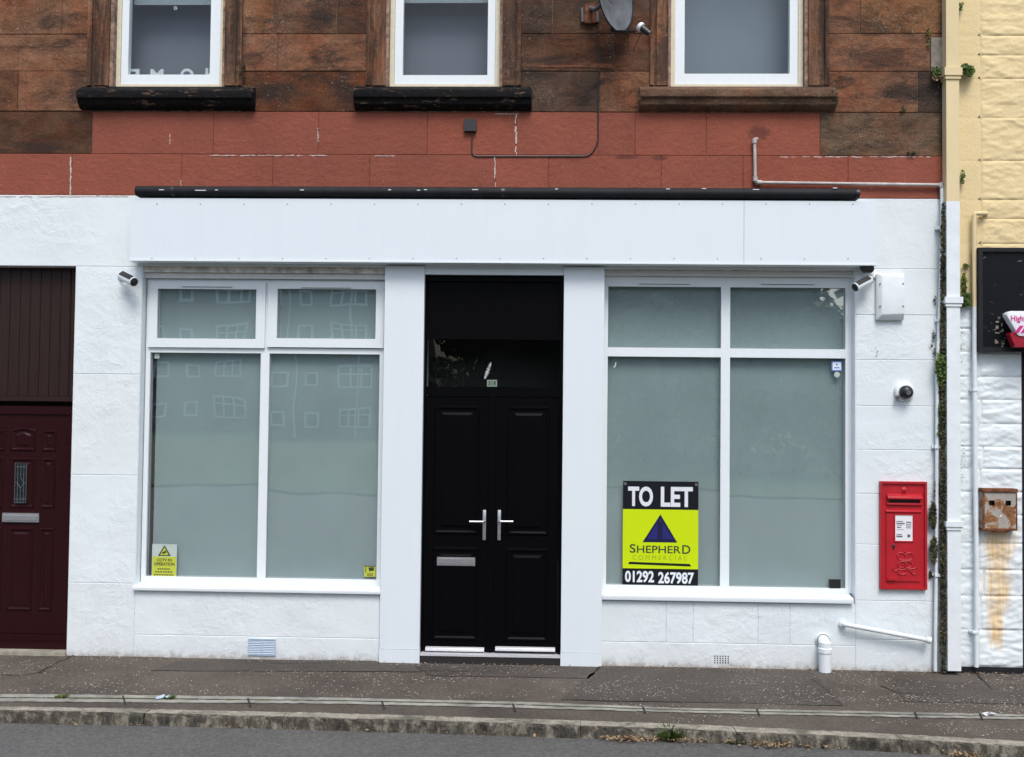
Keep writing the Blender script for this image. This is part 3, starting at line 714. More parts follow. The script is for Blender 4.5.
for s in (0, 1):
    a, c = (fx0+.003, cx-.002) if s == 0 else (cx+.002, fx1-.003)
    b = B(); bx(b, a, c, yd+.012, yd+.06, zl0, zl1)
    # overlapping meeting stile
    if s == 0: bx(b, c-.028, c+.012, yd+.002, yd+.013, zl0, zl1)
    lf = obj('door_leaf', b, M_doorblk, dd, bevel=.003)
    pa, pc = ((433, 479.5) if s == 0 else (506, 549.5))
    A, D = W(pa+1, 450, yd)[0], W(pc, 450, yd)[0]
    for (y1_, y0_) in ((406, 535), (548, 641)):
        z0, z1 = W(490, y0_, yd)[1], W(490, y1_, yd)[1]
        b = B()
        # raised bevelled moulding ring with a fielded centre
        yb = yd+.0125
        def ring(i0, y0, i1, y1):
            P = [(A+i0, z0+i0), (D-i0, z0+i0), (D-i0, z1-i0), (A+i0, z1-i0)]; Q = [(A+i1, z0+i1), (D-i1, z0+i1), (D-i1, z1-i1), (A+i1, z1-i1)]
            p = [b.verts.new((u, y0, v)) for u, v in P]; qv = [b.verts.new((u, y1, v)) for u, v in Q]
            for i in range(4): b.faces.new((p[i], p[(i+1) % 4], qv[(i+1) % 4], qv[i]))
            return qv
        ring(0, yb, .008, yb-.010); ring(.008, yb-.010, .018, yb-.010); ring(.018, yb-.010, .030, yb-.001); ring(.030, yb-.001, .052, yb-.001); v = ring(.052, yb-.001, .072, yb-.009)
        b.faces.new(v)
        bmesh.ops.recalc_face_normals(b, faces=b.faces)
        obj('door_panel', b, M_doorblk, dd)
    # lever handle on a long back plate
    px, lx = (484.3, 469.3) if s == 0 else (499.2, 513.2)
    X, Z = W(px, 525, yd); L, Zl = W(lx, 521.7, yd-.05); _, zt_ = W(px, 510, yd); _, zb_ = W(px, 540.3, yd)
    b = B(); bx(b, X-.013, X+.013, yd-.000, yd+.0115, zb_, zt_); bmesh.ops.bevel(b, geom=list(b.edges), offset=.004, segments=2, affect='EDGES', profile=.5)
    tube(b, bend([(X, yd+.01, Zl), (X, yd-.045, Zl), (L, yd-.045, Zl)], .016, 5), .0085, 12)
    lathe(b, [(.0, -.004), (.007, -.004), (.009, .0), (.009, .004)], (X, yd-.001, zb_+.06), (0, -1, 0), 14)
    obj('handle', b, M_chrome, dd, smooth=True)
    k0, k1 = (424.8, 484) if s == 0 else (494.7, 555)
    b = B(); A_, Zk1 = W(k0+.5, 646.8, yd-.01); D_, Zk0 = W(k1, 651.8, yd-.01)
    prism(b, [(yd+.012, Zk1), (yd-.012, Zk1-.008), (yd-.016, Zk0+.004), (yd-.016, Zk0), (yd+.012, Zk0)], max(A_, DX0+.012), D_, axis='x'); obj('weather_bar', b, M_alu, dd, bevel=.001)
A, Z1_ = W(437, 557, yd); D, Z0_ = W(475, 566, yd)
b = B(); bx(b, A, D, yd+.002, yd+.0118, Z0_, Z1_); bx(b, A+.012, D-.012, yd-.004, yd+.004, Z0_+.014, Z1_-.010)
obj('letter_plate', b, M_chrome, dd, bevel=.003)
b = B(); zt_ = W(490, 653, yd)[1]; bx(b, DX0+.002, DX1-.002, -.03, yd+.08, zt_-.018, zt_-.001); obj('threshold', b, M_alu, dd, bevel=.002)
b = B(); bx(b, DX0, DX1, yp+.004, .3, -.1, zt_-.019); obj('door_step', b, M_crack, dd)
# numerals and feather on the fanlight
num = thing('door_number', (W(492, 386, yd)[0], yd+.02, zf0), 'two small white and green tiles reading 38 on the glass over the black doors', 'door number')
for ch, x0, x1 in (('3', 487, 491.6), ('8', 492.2, 497)):
    a, z1 = W(x0, 379.8, yd+.02); c, z0 = W(x1, 386.6, yd+.02)
    b = B(); bx(b, a, c, yd+.0235, yd+.0255, z0, z1); tl = obj('tile', b, M_tile, num)
    b = B(); text(b, ch, a+.009, c-.009, z0+.009, z1-.009, yd+.0232, .0006, .03); obj('numeral', b, M_ink, tl)
b = B(); P0 = W(484.6, 379, yd+.02); P1 = W(491, 362.5, yd+.02)
for k in range(60):
    t = k/60; px_ = P0[0]+(P1[0]-P0[0])*t; pz = P0[1]+(P1[1]-P0[1])*t; wdt = .022*math.sin(PI*min(1, t*.9+.08))**.7*random.uniform(.6, 1)*(1 if random.random() > .15 else .2)
    dx = P1[0]-P0[0]; dz = P1[1]-P0[1]; L = math.hypot(dx, dz); nx, nzv = -dz/L, dx/L
    for sg in (-1, 1):
        vs = [b.verts.new(p) for p in ((px_, yd+.0225, pz), (px_+dx*.012, yd+.0225, pz+dz*.012), (px_+nx*wdt*sg+dx*.05, yd+.0195, pz+nzv*wdt*sg+dz*.05))]
        b.faces.new(vs)
tag(obj('feather', b, M_paper), 'white feather stuck on the glass just above the number 38', 'feather')

# ------------------------------------------------------------------ neighbour's maroon door (left)
ym = 0.10
b = B(); A, Zt_ = W(-40, 266, ym); D, Zm_ = W(74, 399, ym)
npl = 10; wdt = (Xdr-Xdl)/npl
ptop = obj('dummy', (lambda bb: (bx(bb, 0, 1, 0, 1, 0, 1), bb)[1])(B()), M_dark); bpy.data.objects.remove(ptop)
lz = W(30, 401, ym)[1]
for k in range(npl):
    prism(b, [(Xdl+k*wdt+.001, ym+.03), (Xdl+k*wdt+.001, ym+.006), (Xdl+k*wdt+.008, ym), (Xdl+(k+1)*wdt-.008, ym), (Xdl+(k+1)*wdt-.001, ym+.006), (Xdl+(k+1)*wdt-.001, ym+.03)], lz+.04, ZD, axis='z')
fp = obj('cladding_panel', b, M_mar2, bld)
b = B(); bx(b, Xdl, Xdr, ym-.012, ym+.03, lz, lz+.038); obj('cladding_rail', b, M_mar2, bld, bevel=.004)
dzt = W(30, 406, ym)[1]; dzb = W(30, 641.5, ym)[1]
b = B(); t = .065
bars(b, [(Xdl, Xdl+t, dzb, dzt), (Xdr-t, Xdr, dzb, dzt), (Xdl+t, Xdr-t, dzt-t, dzt), (Xdl+t, Xdr-t, dzb, dzb+.055)], ym+.01, ym+.08)
md = obj('maroon_door', b, M_mar, bld, bevel=.005)
b = B(); bx(b, Xdl+.0, Xdr-.0, ym+.12, ym+.14, dzt-.05, lz+.02); obj('dark_gap', b, M_dark, md)
b = B(); bx(b, Xdl-.0, Xdr, ym-.03, ym+.08, dzb-.05, dzb-.002); obj('threshold', b, M_mar, md, bevel=.008)
b = B(); bx(b, Xdl+t+.003, Xdr-t-.003, ym+.022, ym+.06, dzb+.058, dzt-t-.003); lf = obj('door_leaf', b, M_mar, md, bevel=.004)
cxm = W(21, 480, ym)[0]
wp = W(35.5, 480, ym)[0]-W(10.5, 480, ym)[0]
def panel(A, D, z0, z1, arch=0.0):
    b = B(); yb = ym+.0215
    def loop(i, y):
        P = [(A+i, z0+i), (D-i, z0+i)]; n = 6
        for k in range(n+1):
            u = k/n; x = D-i+(A-D+2*i)*u; P.append((x, z1-i+arch*math.sin(PI*u)*1.0))
        return [b.verts.new((x, y, z)) for x, z in P]
    ls = [loop(0, yb), loop(.006, yb-.008), loop(.014, yb-.008), loop(.024, yb+.002), loop(.036, yb+.002), loop(.05, yb-.006)]
    for p, r_ in zip(ls, ls[1:]):
        n = len(p)
        for i in range(n): b.faces.new((p[i], p[(i+1) % n], r_[(i+1) % n], r_[i]))
    b.faces.new(ls[-1]); bmesh.ops.recalc_face_normals(b, faces=b.faces); obj('door_panel', b, M_mar, md)
zz = lambda py: W(25, py, ym)[1]
for (ca, cb) in ((cxm-wp/2, cxm+wp/2), (cxm+wp/2+.05, cxm+wp/2+.165), (cxm-wp/2-.165, cxm-wp/2-.05)):
    mid = ca < cxm < cb
    panel(ca, cb, zz(451), zz(430), .02 if mid else 0)
    panel(ca, cb, zz(508), zz(458)); panel(ca, cb, zz(611), zz(528))
gA, gZ1 = W(16.5, 463, ym); gD, gZ0 = W(28.5, 503, ym); gA += cxm-(gA+gD)/2; gD = gA+12/130
b = B(); bx(b, gA, gD, ym+.008, ym+.012, gZ0, gZ1); pg = obj('leaded_glass', b, M_dglass, md)
b = B(); yy = ym+.006; cxx = (gA+gD)/2; czz = (gZ0+gZ1)/2
for pts in ([(gA, gZ0), (gA, gZ1), (gD, gZ1), (gD, gZ0), (gA, gZ0)], [(cxx, gZ0), (cxx, czz-.04)], [(cxx, czz+.04), (cxx, gZ1)], [(cxx, czz-.04), (gD-.02, czz), (cxx, czz+.04), (gA+.02, czz), (cxx, czz-.04)], [(gA, czz), (gA+.02, czz)], [(gD-.02, czz), (gD, czz)], [(gA+.022, gZ0), (gA+.022, gZ1)], [(gD-.022, gZ0), (gD-.022, gZ1)], [(gA, gZ0+.03), (gD, gZ0+.03)], [(gA, gZ1-.03), (gD, gZ1-.03)]):
    tube(b, [(x, yy, z) for x, z in pts], .0016, 6)
obj('lead_strip', b, M_silver, md)
A, Z1_ = W(3, 513, ym); D, Z0_ = W(39.5, 522.5, ym); sh = cxm-(A+D)/2; A += sh; D += sh
b = B(); bx(b, A, D, ym+.006, ym+.0215, Z0_, Z1_); bx(b, A+.014, D-.014, ym-.002, ym+.008, Z0_+.016, Z1_-.016); obj('letter_plate', b, M_chrome, md, bevel=.004)
b = B(); bx(b, Xdl-.05, Xdr, -.02, .3, -.1, dzb-.052); bb = obj('door_step', b, M_slate, md, bevel=.01)

# ------------------------------------------------------------------ small fixtures on the white wall
def fixture(name, px, py, label, cat, Y=0): X, Z = W(px, py, Y); return thing(name, (X, Y, Z), label, cat)
# blue louvre vent
b = B(); X0, X1, Z0, Z1 = rect(248, 638.6, 275.4, 655.7, -.01)
bars(b, [(X0, X0+.008, Z0, Z1), (X1-.008, X1, Z0, Z1), (X0+.008, X1-.008, Z0, Z0+.008), (X0+.008, X1-.008, Z1-.008, Z1), ((X0+X1)/2-.004, (X0+X1)/2+.004, Z0+.008, Z1-.008)], -.012, .001)
for k in range(8):
    z = Z0+.012+k*(Z1-Z0-.02)/8; prism(b, [(-.011, z), (-.004, z+.009), (-.002, z+.009), (-.009, z)], X0+.008, X1-.008, axis='x')
lv = obj('louvre_vent', b, M_ventb); b = B(); bx(b, X0+.004, X1-.004, -.0018, -.0008, Z0+.004, Z1-.004); obj('backing', b, M_rubber, lv)
tag(lv, 'pale blue plastic louvre vent at the foot of the wall under the left shop window', 'vent')
b = B(); X0, X1, Z0, Z1 = rect(713.5, 655, 729.5, 664, 0)
for i in range(6):
    for j in range(4):
        x = X0+(i+.5)*(X1-X0)/6; z = Z0+(j+.5)*(Z1-Z0)/4
        lathe(b, [(0.0058, 0), (0.0058, .0012), (0, .0012)], (x, -.0005, z), (0, -1, 0), 8)
tag(obj('air_brick', b, M_crack), 'small grid of round holes low in the wall under the right shop window', 'vent')
# white junction / alarm cover
X0, X1, Z0, Z1 = rect(877.2, 273, 904.6, 320, -.05)
t = thing('meter_box', ((X0+X1)/2, 0, Z0), 'white metal cover box with sloping sides and four screws, right of the right shop window', 'box')
b = B(); e = .04; P = [(X0, Z0), (X1, Z0), (X1, Z1), (X0, Z1)]; Q = [(X0+.034, Z0+.040), (X1-.006, Z0+.048), (X1-.006, Z1-.024), (X0+.034, Z1-.020)]
p = [b.verts.new((x, -.002, z)) for x, z in P]; m_ = [b.verts.new((x, -.03, z)) for x, z in P]; qv = [b.verts.new((x, -.062, z)) for x, z in Q]
for A_, B_ in ((p, m_), (m_, qv)):
    for i in range(4): b.faces.new((A_[i], A_[(i+1) % 4], B_[(i+1) % 4], B_[i]))
b.faces.new(qv); b.faces.new(p[::-1]); bmesh.ops.recalc_face_normals(b, faces=b.faces)
obj('cover', b, M_pipew, t, bevel=.004)
for (px, py) in ((880.3, 283.7), (903, 283.7), (880.3, 306.3), (903, 306.3)):
    X, Z = W(px, py, -.06); b = B(); lathe(b, [(.006, 0), (.006, .004), (0, .005)], (X, -.0535 if px < 890 else -.0615, Z), (0, -1, 0), 10); obj('screw', b, M_rubber, t)
# cameras
def bullet(name, a, c, r, label, top=True, capcol=None, Ya=-.08, Yc=-.14, mount=None):
    P = Vector((W(*a, Ya)[0], Ya, W(*a, Ya)[1])); Q = Vector((W(*c, Yc)[0], Yc, W(*c, Yc)[1]))
    mx, mz = mount; mxw = Vector((W(mx, mz, 0)[0], 0, W(mx, mz, 0)[1]))
    t = thing(name, mxw, label, 'camera'); d = (Q-P).normalized()
    b = B(); lathe(b, [(0, -.002), (r*.8, 0), (r, .008), (r, (Q-P).length-.004), (r*1.05, (Q-P).length), (r*.92, (Q-P).length+.002)], P, d, 24); obj('housing', b, M_pipew, t, smooth=True)
    b = B(); L = (Q-P).length; lathe(b, [(r*.92, L-.002), (r*.85, L+.0015), (r*.4, L+.0015), (r*.35, L+.004), (0, L+.006)], P, d, 24); obj('lens', b, M_black, t, smooth=True)
    s = d.cross(Vector((0, 0, 1))).normalized(); u = s.cross(d)
    M = Matrix((d, s, u)).transposed().to_4x4(); M.translation = P
    b = B(); bx(b, .015, L-.01, -r*.8, r*.8, r*.82, r*1.12, M); 
    # dark strip turned to the viewer
    v = Vector((0, -1, .9)); v = (v-d*v.dot(d)).normalized(); s2 = d.cross(v); M2 = Matrix((d, s2, v)).transposed().to_4x4(); M2.translation = P
    b.free(); b = B(); bx(b, .02, L-.012, -r*.55, r*.55, r*.7, r*1.1, M2); obj('dark_top_strip', b, M_black, t, bevel=.002)
    b = B(); lathe(b, [(0, 0), (.028, 0), (.028, .012), (.012, .018), (0, .018)], mxw+Vector((0, -.0005, 0)), (0, -1, 0), 20)
    tube(b, [mxw+Vector((0, -.015, 0)), (mxw+P)/2+Vector((0, -.03, 0)), P+d*.02], .007, 10); obj('bracket', b, M_pipew, t, smooth=True)
bullet('bullet_camera', (870.5, 279.5), (855, 287.5), .034, 'white bullet camera with dark strip under the right end of the fascia', mount=(874, 275))
bullet('bullet_camera', (121, 275.5), (134, 282), .036, 'small white camera with dark top at the upper left corner of the left shop window', Ya=-.07, Yc=-.15, mount=(122, 277))
b = B(); X0, X1, Z0, Z1 = rect(860.5, 266.2, 873.5, 272.5, -.08)
prism(b, [(X0, Z1), (X0+.02, Z0+.012), (X0+.035, Z0), (X1-.01, Z0), (X1, Z0+.02), (X1, Z1)], -.10, -.04)
tag(obj('black_bracket', b, M_black, bevel=.003), 'black plastic fitting under the right corner of the fascia above the bullet camera', 'bracket')
X, Z = W(904.5, 391.5, -.02)
t = thing('dome_camera', (X, 0, Z), 'round white turret camera with black lens on the wall above the post box', 'camera')
b = B(); lathe(b, [(.074, -.001), (.076, .008), (.07, .03), (.055, .04), (0, .04)], (X, 0, Z), (0, -1, 0), 36); obj('base', b, M_pipew, t, smooth=True)
b = B(); lathe(b, [(.050, .030), (.052, .05), (.045, .074), (.03, .088), (.012, .094), (0, .095)], (X, 0, Z), (0.05, -1, -.12), 32); obj('eyeball', b, M_black, t, smooth=True)
b = B(); lathe(b, [(.018, .0), (.018, .003), (.012, .004), (0, .002)], Vector((X, 0, Z))+Vector((.05, -1, -.12)).normalized()*.0925, (.05, -1, -.12), 20); obj('lens', b, M_rubber, t, smooth=True)
X2, Z2 = W(897.5, 397, -.03); b = B(); lathe(b, [(0, 0), (.014, 0), (.016, .012), (.012, .028), (0, .03)], (X2, -.03, Z2), (-.3, -1, -.2), 16); obj('sensor', b, M_rubber, t, smooth=True)

# ------------------------------------------------------------------ post box
X0, X1, Z0, Z1 = rect(880.3, 481.3, 927.2, 589.8, -.03)
wpb, hpb = X1-X0, Z1-Z0
t = thing('post_box', ((X0+X1)/2, 0, Z0), 'red wall post box with royal cypher and white notice set in the white wall', 'post box')
def pb(u, v): return X0+wpb*u, Z1-hpb*v
b = B(); fr = .017
bars(b, [(X0, X0+fr, Z0, Z1), (X1-fr, X1, Z0, Z1), (X0+fr, X1-fr, Z0, Z0+fr), (X0+fr, X1-fr, Z1-fr, Z1)], -.034, .0)
obj('frame', b, M_post, t, bevel=.004)
sl0, sz1 = pb(.20, .165); sl1, sz0 = pb(.86, .198)
b = B()
bars(b, [(X0+fr, X1-fr, sz1, Z1-fr), (X0+fr, X1-fr, Z0+fr, sz0), (X0+fr, sl0, sz0, sz1), (sl1, X1-fr, sz0, sz1)], -.020, -.001)
obj('front_plate', b, M_post, t)
b = B(); bx(b, sl0-.01, sl1+.01, -.004, -.002, sz0-.01, sz1+.01); obj('slot_opening', b, M_black, t)
b = B(); a, z_ = pb(.14, .12); c, _ = pb(.89, .12)
prism(b, [(-.0195, z_+.004), (-.05, z_-.018), (-.052, sz1+.004), (-.045, sz1-.002), (-.0195, sz1+.002)], a, c, axis='x'); obj('hood', b, M_post, t, bevel=.003)
b = B(); a, zl_ = pb(.14, .215); prism(b, [(-.0195, sz0-.001), (-.036, sz0-.003), (-.036, sz0-.016), (-.0195, sz0-.022)], a, c, axis='x')
a, zl_ = pb(.12, .28); c, _ = pb(.88, .28); prism(b, [(-.0195, zl_+.012), (-.034, zl_+.006), (-.034, zl_-.004), (-.0195, zl_-.01)], a, c, axis='x'); obj('ridge', b, M_post, t, bevel=.002)
# small crown boss at the top
bxx, bz = pb(.52, .082); b = B(); lathe(b, [(.024, 0), (.022, .006), (.012, .012), (0, .013)], (bxx, -.0195, bz), (0, -1, 0), 14); lathe(b, [(.010, .010), (.006, .016), (0, .017)], (bxx, -.0195, bz+.004), (0, -1, 0), 8); obj('boss', b, M_post, t, smooth=True)
a, z1_ = pb(.13, .30); c, z0_ = pb(.86, .925)
b = B(); bx(b, a, c, -.029, -.0205, z0_, z1_); door = obj('door', b, M_post, t, bevel=.003)
a, z1_ = pb(.315, .31); c, z0_ = pb(.69, .55)
b = B(); bars(b, [(a-.008, a, z0_-.008, z1_+.008), (c, c+.008, z0_-.008, z1_+.008), (a, c, z0_-.008, z0_), (a, c, z1_, z1_+.008)], -.036, -.0285); obj('notice_frame', b, M_post, t, bevel=.002)
b = B(); bx(b, a, c, -.0315, -.0292, z0_, z1_); nt_ = obj('notice', b, M_paper, t)
b = B(); ww, hh = c-a, z1_-z0_
for (u0, u1, v0, v1) in ((.07, .45, .24, .27), (.07, .55, .31, .36), (.10, .40, .40, .42), (.10, .34, .46, .50), (.08, .5, .56, .575), (.62, .92, .26, .30), (.62, .92, .34, .37), (.62, .92, .41, .44), (.62, .9, .48, .51), (.08, .38, .74, .77), (.08, .42, .80, .86)):
    bx(b, a+ww*u0, a+ww*u1, -.0322, -.0314, z1_-hh*v1, z1_-hh*v0)
bx(b, a+ww*.70, a+ww*.86, -.0322, -.0314, z1_-hh*.86, z1_-hh*.75)
obj('printed_lines', b, M_rubber, t)
kx, kz = pb(.285, .60); b = B(); lathe(b, [(.012, 0), (.012, .006), (.006, .008), (0, .006)], (kx, -.0285, kz), (0, -1, 0), 14); bx(b, kx-.004, kx+.004, -.035, -.0285, kz-.024, kz-.002); obj('keyhole', b, M_black, t)
# cypher: crown over interlaced E R with VII
b = B(); cx0, cz0 = pb(.53, .80); yc = -.0305; s = wpb/0.36
def cur(pts, r=.0042):
    P = [Vector((cx0+x*s, yc, cz0+z*s)) for x, z in pts]; out = []
    n = len(P)
    for i in range(n-1):
        p0, p1, p2, p3 = P[max(i-1, 0)], P[i], P[i+1], P[min(i+2, n-1)]
        for k in range(6):
            u = k/6; out.append(.5*((2*p1)+(-p0+p2)*u+(2*p0-5*p1+4*p2-p3)*u*u+(-p0+3*p1-3*p2+p3)*u**3))
    out.append(P[-1]); tube(b, out, r, 8)
cur([(-.050, .062), (-.02, .056), (.02, .056), (.050, .062)], .006); cur([(-.048, .070), (-.02, .065), (.02, .065), (.048, .070)])
cur([(-.048, .070), (-.062, .095), (-.045, .115), (-.015, .112), (0, .095)], .005); cur([(.048, .070), (.062, .095), (.045, .115), (.015, .112), (0, .095)], .005)
cur([(0, .065), (0, .10)]); cur([(-.008, .124), (.008, .124)], .004); cur([(0, .114), (0, .134)], .004); cur([(-.03, .068), (-.034, .10)], .003); cur([(.03, .068), (.034, .10)], .003)
cur([(.012, .040), (-.030, .048), (-.055, .028), (-.045, .006), (-.012, .002), (-.045, -.004), (-.060, -.030), (-.035, -.052), (.010, -.045)], .0055)   # E
cur([(.002, -.050), (.006, .0), (.002, .044), (.035, .048), (.055, .028), (.040, .004), (.008, .0), (.040, -.025), (.062, -.048), (.082, -.040)], .0055)  # R
cur([(-.082, .006), (-.095, -.012), (-.080, -.026), (-.060, -.018), (.0, -.012), (.070, -.004), (.092, .010), (.084, -.022), (.070, -.028)], .004)
cur([(-.024, .024), (-.014, -.016), (-.004, .024)], .0035); cur([(.012, .024), (.012, -.014)], .0035); cur([(.026, .024), (.026, -.014)], .0035)
obj('royal_cypher', b, M_post, t, smooth=True)
a, z_ = pb(.16, .905); b = B(); bx(b, a, a+.06, -.040, -.0285, z_-.01, z_+.01); obj('door_pull', b, M_post, t, bevel=.005)

# ------------------------------------------------------------------ to let board
ys = yg-.012
X0, X1, Z0, Z1 = rect(623.2, 480.8, 698, 586.2, ys)
t = thing('to_let_board', ((X0+X1)/2, ys, Z0), 'black and lime green TO LET board with a phone number in the right shop window', 'sign')
zA = W(660, 509.5, ys)[1]; zB = W(660, 568.8, ys)[1]
b = B(); bx(b, X0, X1, ys, ys+.004, zA, Z1); obj('black_panel', b, M_signblk, t); b = B(); bx(b, X0, X1, ys, ys+.004, Z0, zB); obj('black_panel', b, M_signblk, t)
b = B(); bx(b, X0, X1, ys, ys+.004, zB+.0003, zA-.0003); obj('lime_panel', b, M_lime, t)
wS, hS = X1-X0, Z1-Z0
def sb(u, v): return X0+wS*(u-82)/455, Z1-hS*(v-65)/635
def stext(s, u0, u1, v0, v1, mat, bold=.0, name='lettering'):
    a, z1 = sb(u0, v0); c, z0 = sb(u1, v1); b = B(); text(b, s, a, c, z0, z1, ys-.0004, .0008, bold); obj(name, b, mat, t)
stext('TO', 112, 263, 98, 220, M_signwht, .035); stext('LET', 310, 503, 98, 220, M_signwht, .035)
stext('S', 124, 160, 450, 503, M_ink, .012); stext('HEPHER', 168, 432, 458, 503, M_ink, .010); stext('D', 441, 490, 452, 505, M_ink, .012)
stext('C O M M E R C I A L', 142, 468, 517, 545, M_olive, .0)
stext('01292', 97, 272, 612, 683, M_signwht, .032); stext('267987', 297, 513, 616, 688, M_signwht, .032)
b = B(); P = [sb(308, 267), sb(411, 437), sb(202, 437)]; prism(b, P, ys-.0012, ys-.0004); obj('triangle_logo', b, M_navyd, t)
b = B(); prism(b, [sb(290, 318), sb(290, 418), sb(228, 418)], ys-.0018, ys-.0013); prism(b, [sb(322, 318), sb(386, 418), sb(322, 418)], ys-.0018, ys-.0013)
prism(b, [sb(300, 300), sb(314, 300), sb(314, 312), sb(300, 312)], ys-.0018, ys-.0013); obj('logo_facet', b, M_navy, t)
b = B(); prism(b, [sb(122, 558), sb(486, 566), sb(496, 581), sb(115, 572)], ys-.0012, ys-.0004); obj('underline', b, M_signblk, t)
for u in (95, 524):
    x, z = sb(u, 84); b = B(); lathe(b, [(.012, 0), (.011, .002), (.004, .004), (0, .004)], (x, ys-.0003, z), (0, -1, 0), 14); obj('screw_cap', b, M_rubber, t)
# stickers
ya = yg-.0045
def sticker(name, r4, label, mat, Y=ya, dz=.0012):
    X0, X1, Z0, Z1 = rect(*r4, Y); b = B(); bx(b, X0, X1, Y, Y+dz, Z0, Z1)
    t = thing(name, ((X0+X1)/2, Y, Z0), label, 'sticker'); obj('backing', b, mat, t); return t, X0, X1, Z0, Z1, Y
t, X0, X1, Z0, Z1, Y = sticker('warning_sticker', (152.3, 544, 176.3, 577), 'yellow warning sticker reading CCTV IN OPERATION at the bottom left of the left shop window', M_pale)
w_, h_ = X1-X0, Z1-Z0
b = B(); bx(b, X0+.004, X1-.003, Y-.0006, Y-.0001, Z0+.002, Z1-h_*.38); obj('yellow_field', b, M_stk, t)
cxs = (X0+X1)/2
b = B(); prism(b, [(cxs, Z1-h_*.03), (X1-w_*.24, Z1-h_*.36), (X0+w_*.24, Z1-h_*.36)], Y-.0006, Y-.0001); obj('triangle_border', b, M_ink, t)
b = B(); prism(b, [(cxs, Z1-h_*.10), (X1-w_*.33, Z1-h_*.33), (X0+w_*.33, Z1-h_*.33)], Y-.0012, Y-.0007); obj('triangle', b, M_stk, t)
b = B(); M = Matrix.Translation((cxs, Y-.0012, Z1-h_*.25)) @ Matrix.Rotation(-.5, 4, 'Y'); bx(b, -.018, .016, -.0006, 0, -.008, .008, M)
text(b, 'CCTV IN', X0+w_*.2, X1-w_*.2, Z1-h_*.53, Z1-h_*.44, Y-.0007, .0004, .03); text(b, 'OPERATION', X0+w_*.09, X1-w_*.08, Z1-h_*.66, Z1-h_*.56, Y-.0007, .0004, .03)
for k, (u, v) in enumerate(((.24, .78), (.14, .87), (.09, .96))): 
    zz_ = Z1-h_*v
    for j in range(6+k):
        x_ = X0+w_*(u+(1-2*u)*j/(6+k)); bx(b, x_, x_+w_*(1-2*u)/(6+k)*.72, Y-.0011, Y-.0007, zz_, zz_+h_*.04)
obj('print', b, M_ink, t)
t, X0, X1, Z0, Z1, Y = sticker('alarm_sticker', (364.3, 565.8, 375.4, 576.8), 'small lime green camera sticker at the bottom right of the left shop window', M_stk)
w_, h_ = X1-X0, Z1-Z0; b = B()
prism(b, [(X0+w_*.35, Z1-h_*.15), (X1-w_*.15, Z1-h_*.10), (X1-w_*.12, Z1-h_*.42), (X0+w_*.45, Z1-h_*.5)], Y-.0006, Y-.0001); bx(b, X0+w_*.1, X0+w_*.18, Y-.0006, Y-.0001, Z0+.03, Z1-.005)
for v in (.68, .8, .9): bx(b, X0+w_*.25, X1-w_*.2, Y-.0006, Y-.0001, Z1-h_*v-.002, Z1-h_*v+.002)
bx(b, X0, X1, Y-.0006, Y-.0001, Z1-.006, Z1); obj('print', b, M_ink, t)
t, X0, X1, Z0, Z1, Y = sticker('parking_sticker', (831.6, 361, 842, 371.2), 'pale blue sticker at the top right corner of the right shop window', M_paper)
w_, h_ = X1-X0, Z1-Z0; b = B(); bars(b, [(X0, X1, Z1-h_*.12, Z1), (X0, X1, Z0, Z0+h_*.12), (X0, X0+w_*.1, Z0+h_*.12, Z1-h_*.12), (X1-w_*.1, X1, Z0+h_*.12, Z1-h_*.12), (X0+w_*.42, X0+w_*.58, Z0+h_*.55, Z0+h_*.75), (X0+w_*.25, X0+w_*.75, Z0+h_*.28, Z0+h_*.4)], Y-.0006, Y-.0001); obj('print', b, M_blue, t)
X, Z = W(837, 374.6, ya); b = B(); lathe(b, [(0, 0), (.022, 0), (.022, .0015), (.013, .0016), (.013, .0022), (0, .0022)], (X, ya+.001, Z), (0, -1, 0), 24); tag(obj('round_sticker', b, M_pale), 'round white sticker just under the pale blue sticker on the right shop window', 'sticker')
b = B(); X0, X1, Z0, Z1 = rect(154.6, 353.5, 159.4, 358.5, ya); bx(b, X0, X1, ya, ya+.001, Z0, Z1); tag(obj('price_tag_sticker', b, M_pale), 'tiny pale square label at the top left corner of the large left pane', 'sticker')
b = B(); X, Z = W(614.8, 364.5, ya); prism(b, [(X+.006, Z+.02), (X+.012, Z+.018), (X+.004, Z-.02), (X-.012, Z-.024), (X-.008, Z-.014), (X, Z-.012)], ya, ya+.001); tag(obj('paint_mark', b, M_paper), 'small white hook shaped mark at the upper left of the right shop window', 'mark')
b = B(); X0, X1, Z0, Z1 = rect(829.5, 580.8, 840.3, 586.8, yg-.02); bx(b, X0, X1, yg-.03, yg-.003, g2[4]+.001, Z1+.012); 
tag(obj('black_sensor_box', b, M_black, bevel=.012, seg=3), 'small black rounded box at the bottom right corner of the right shop window', 'sensor')

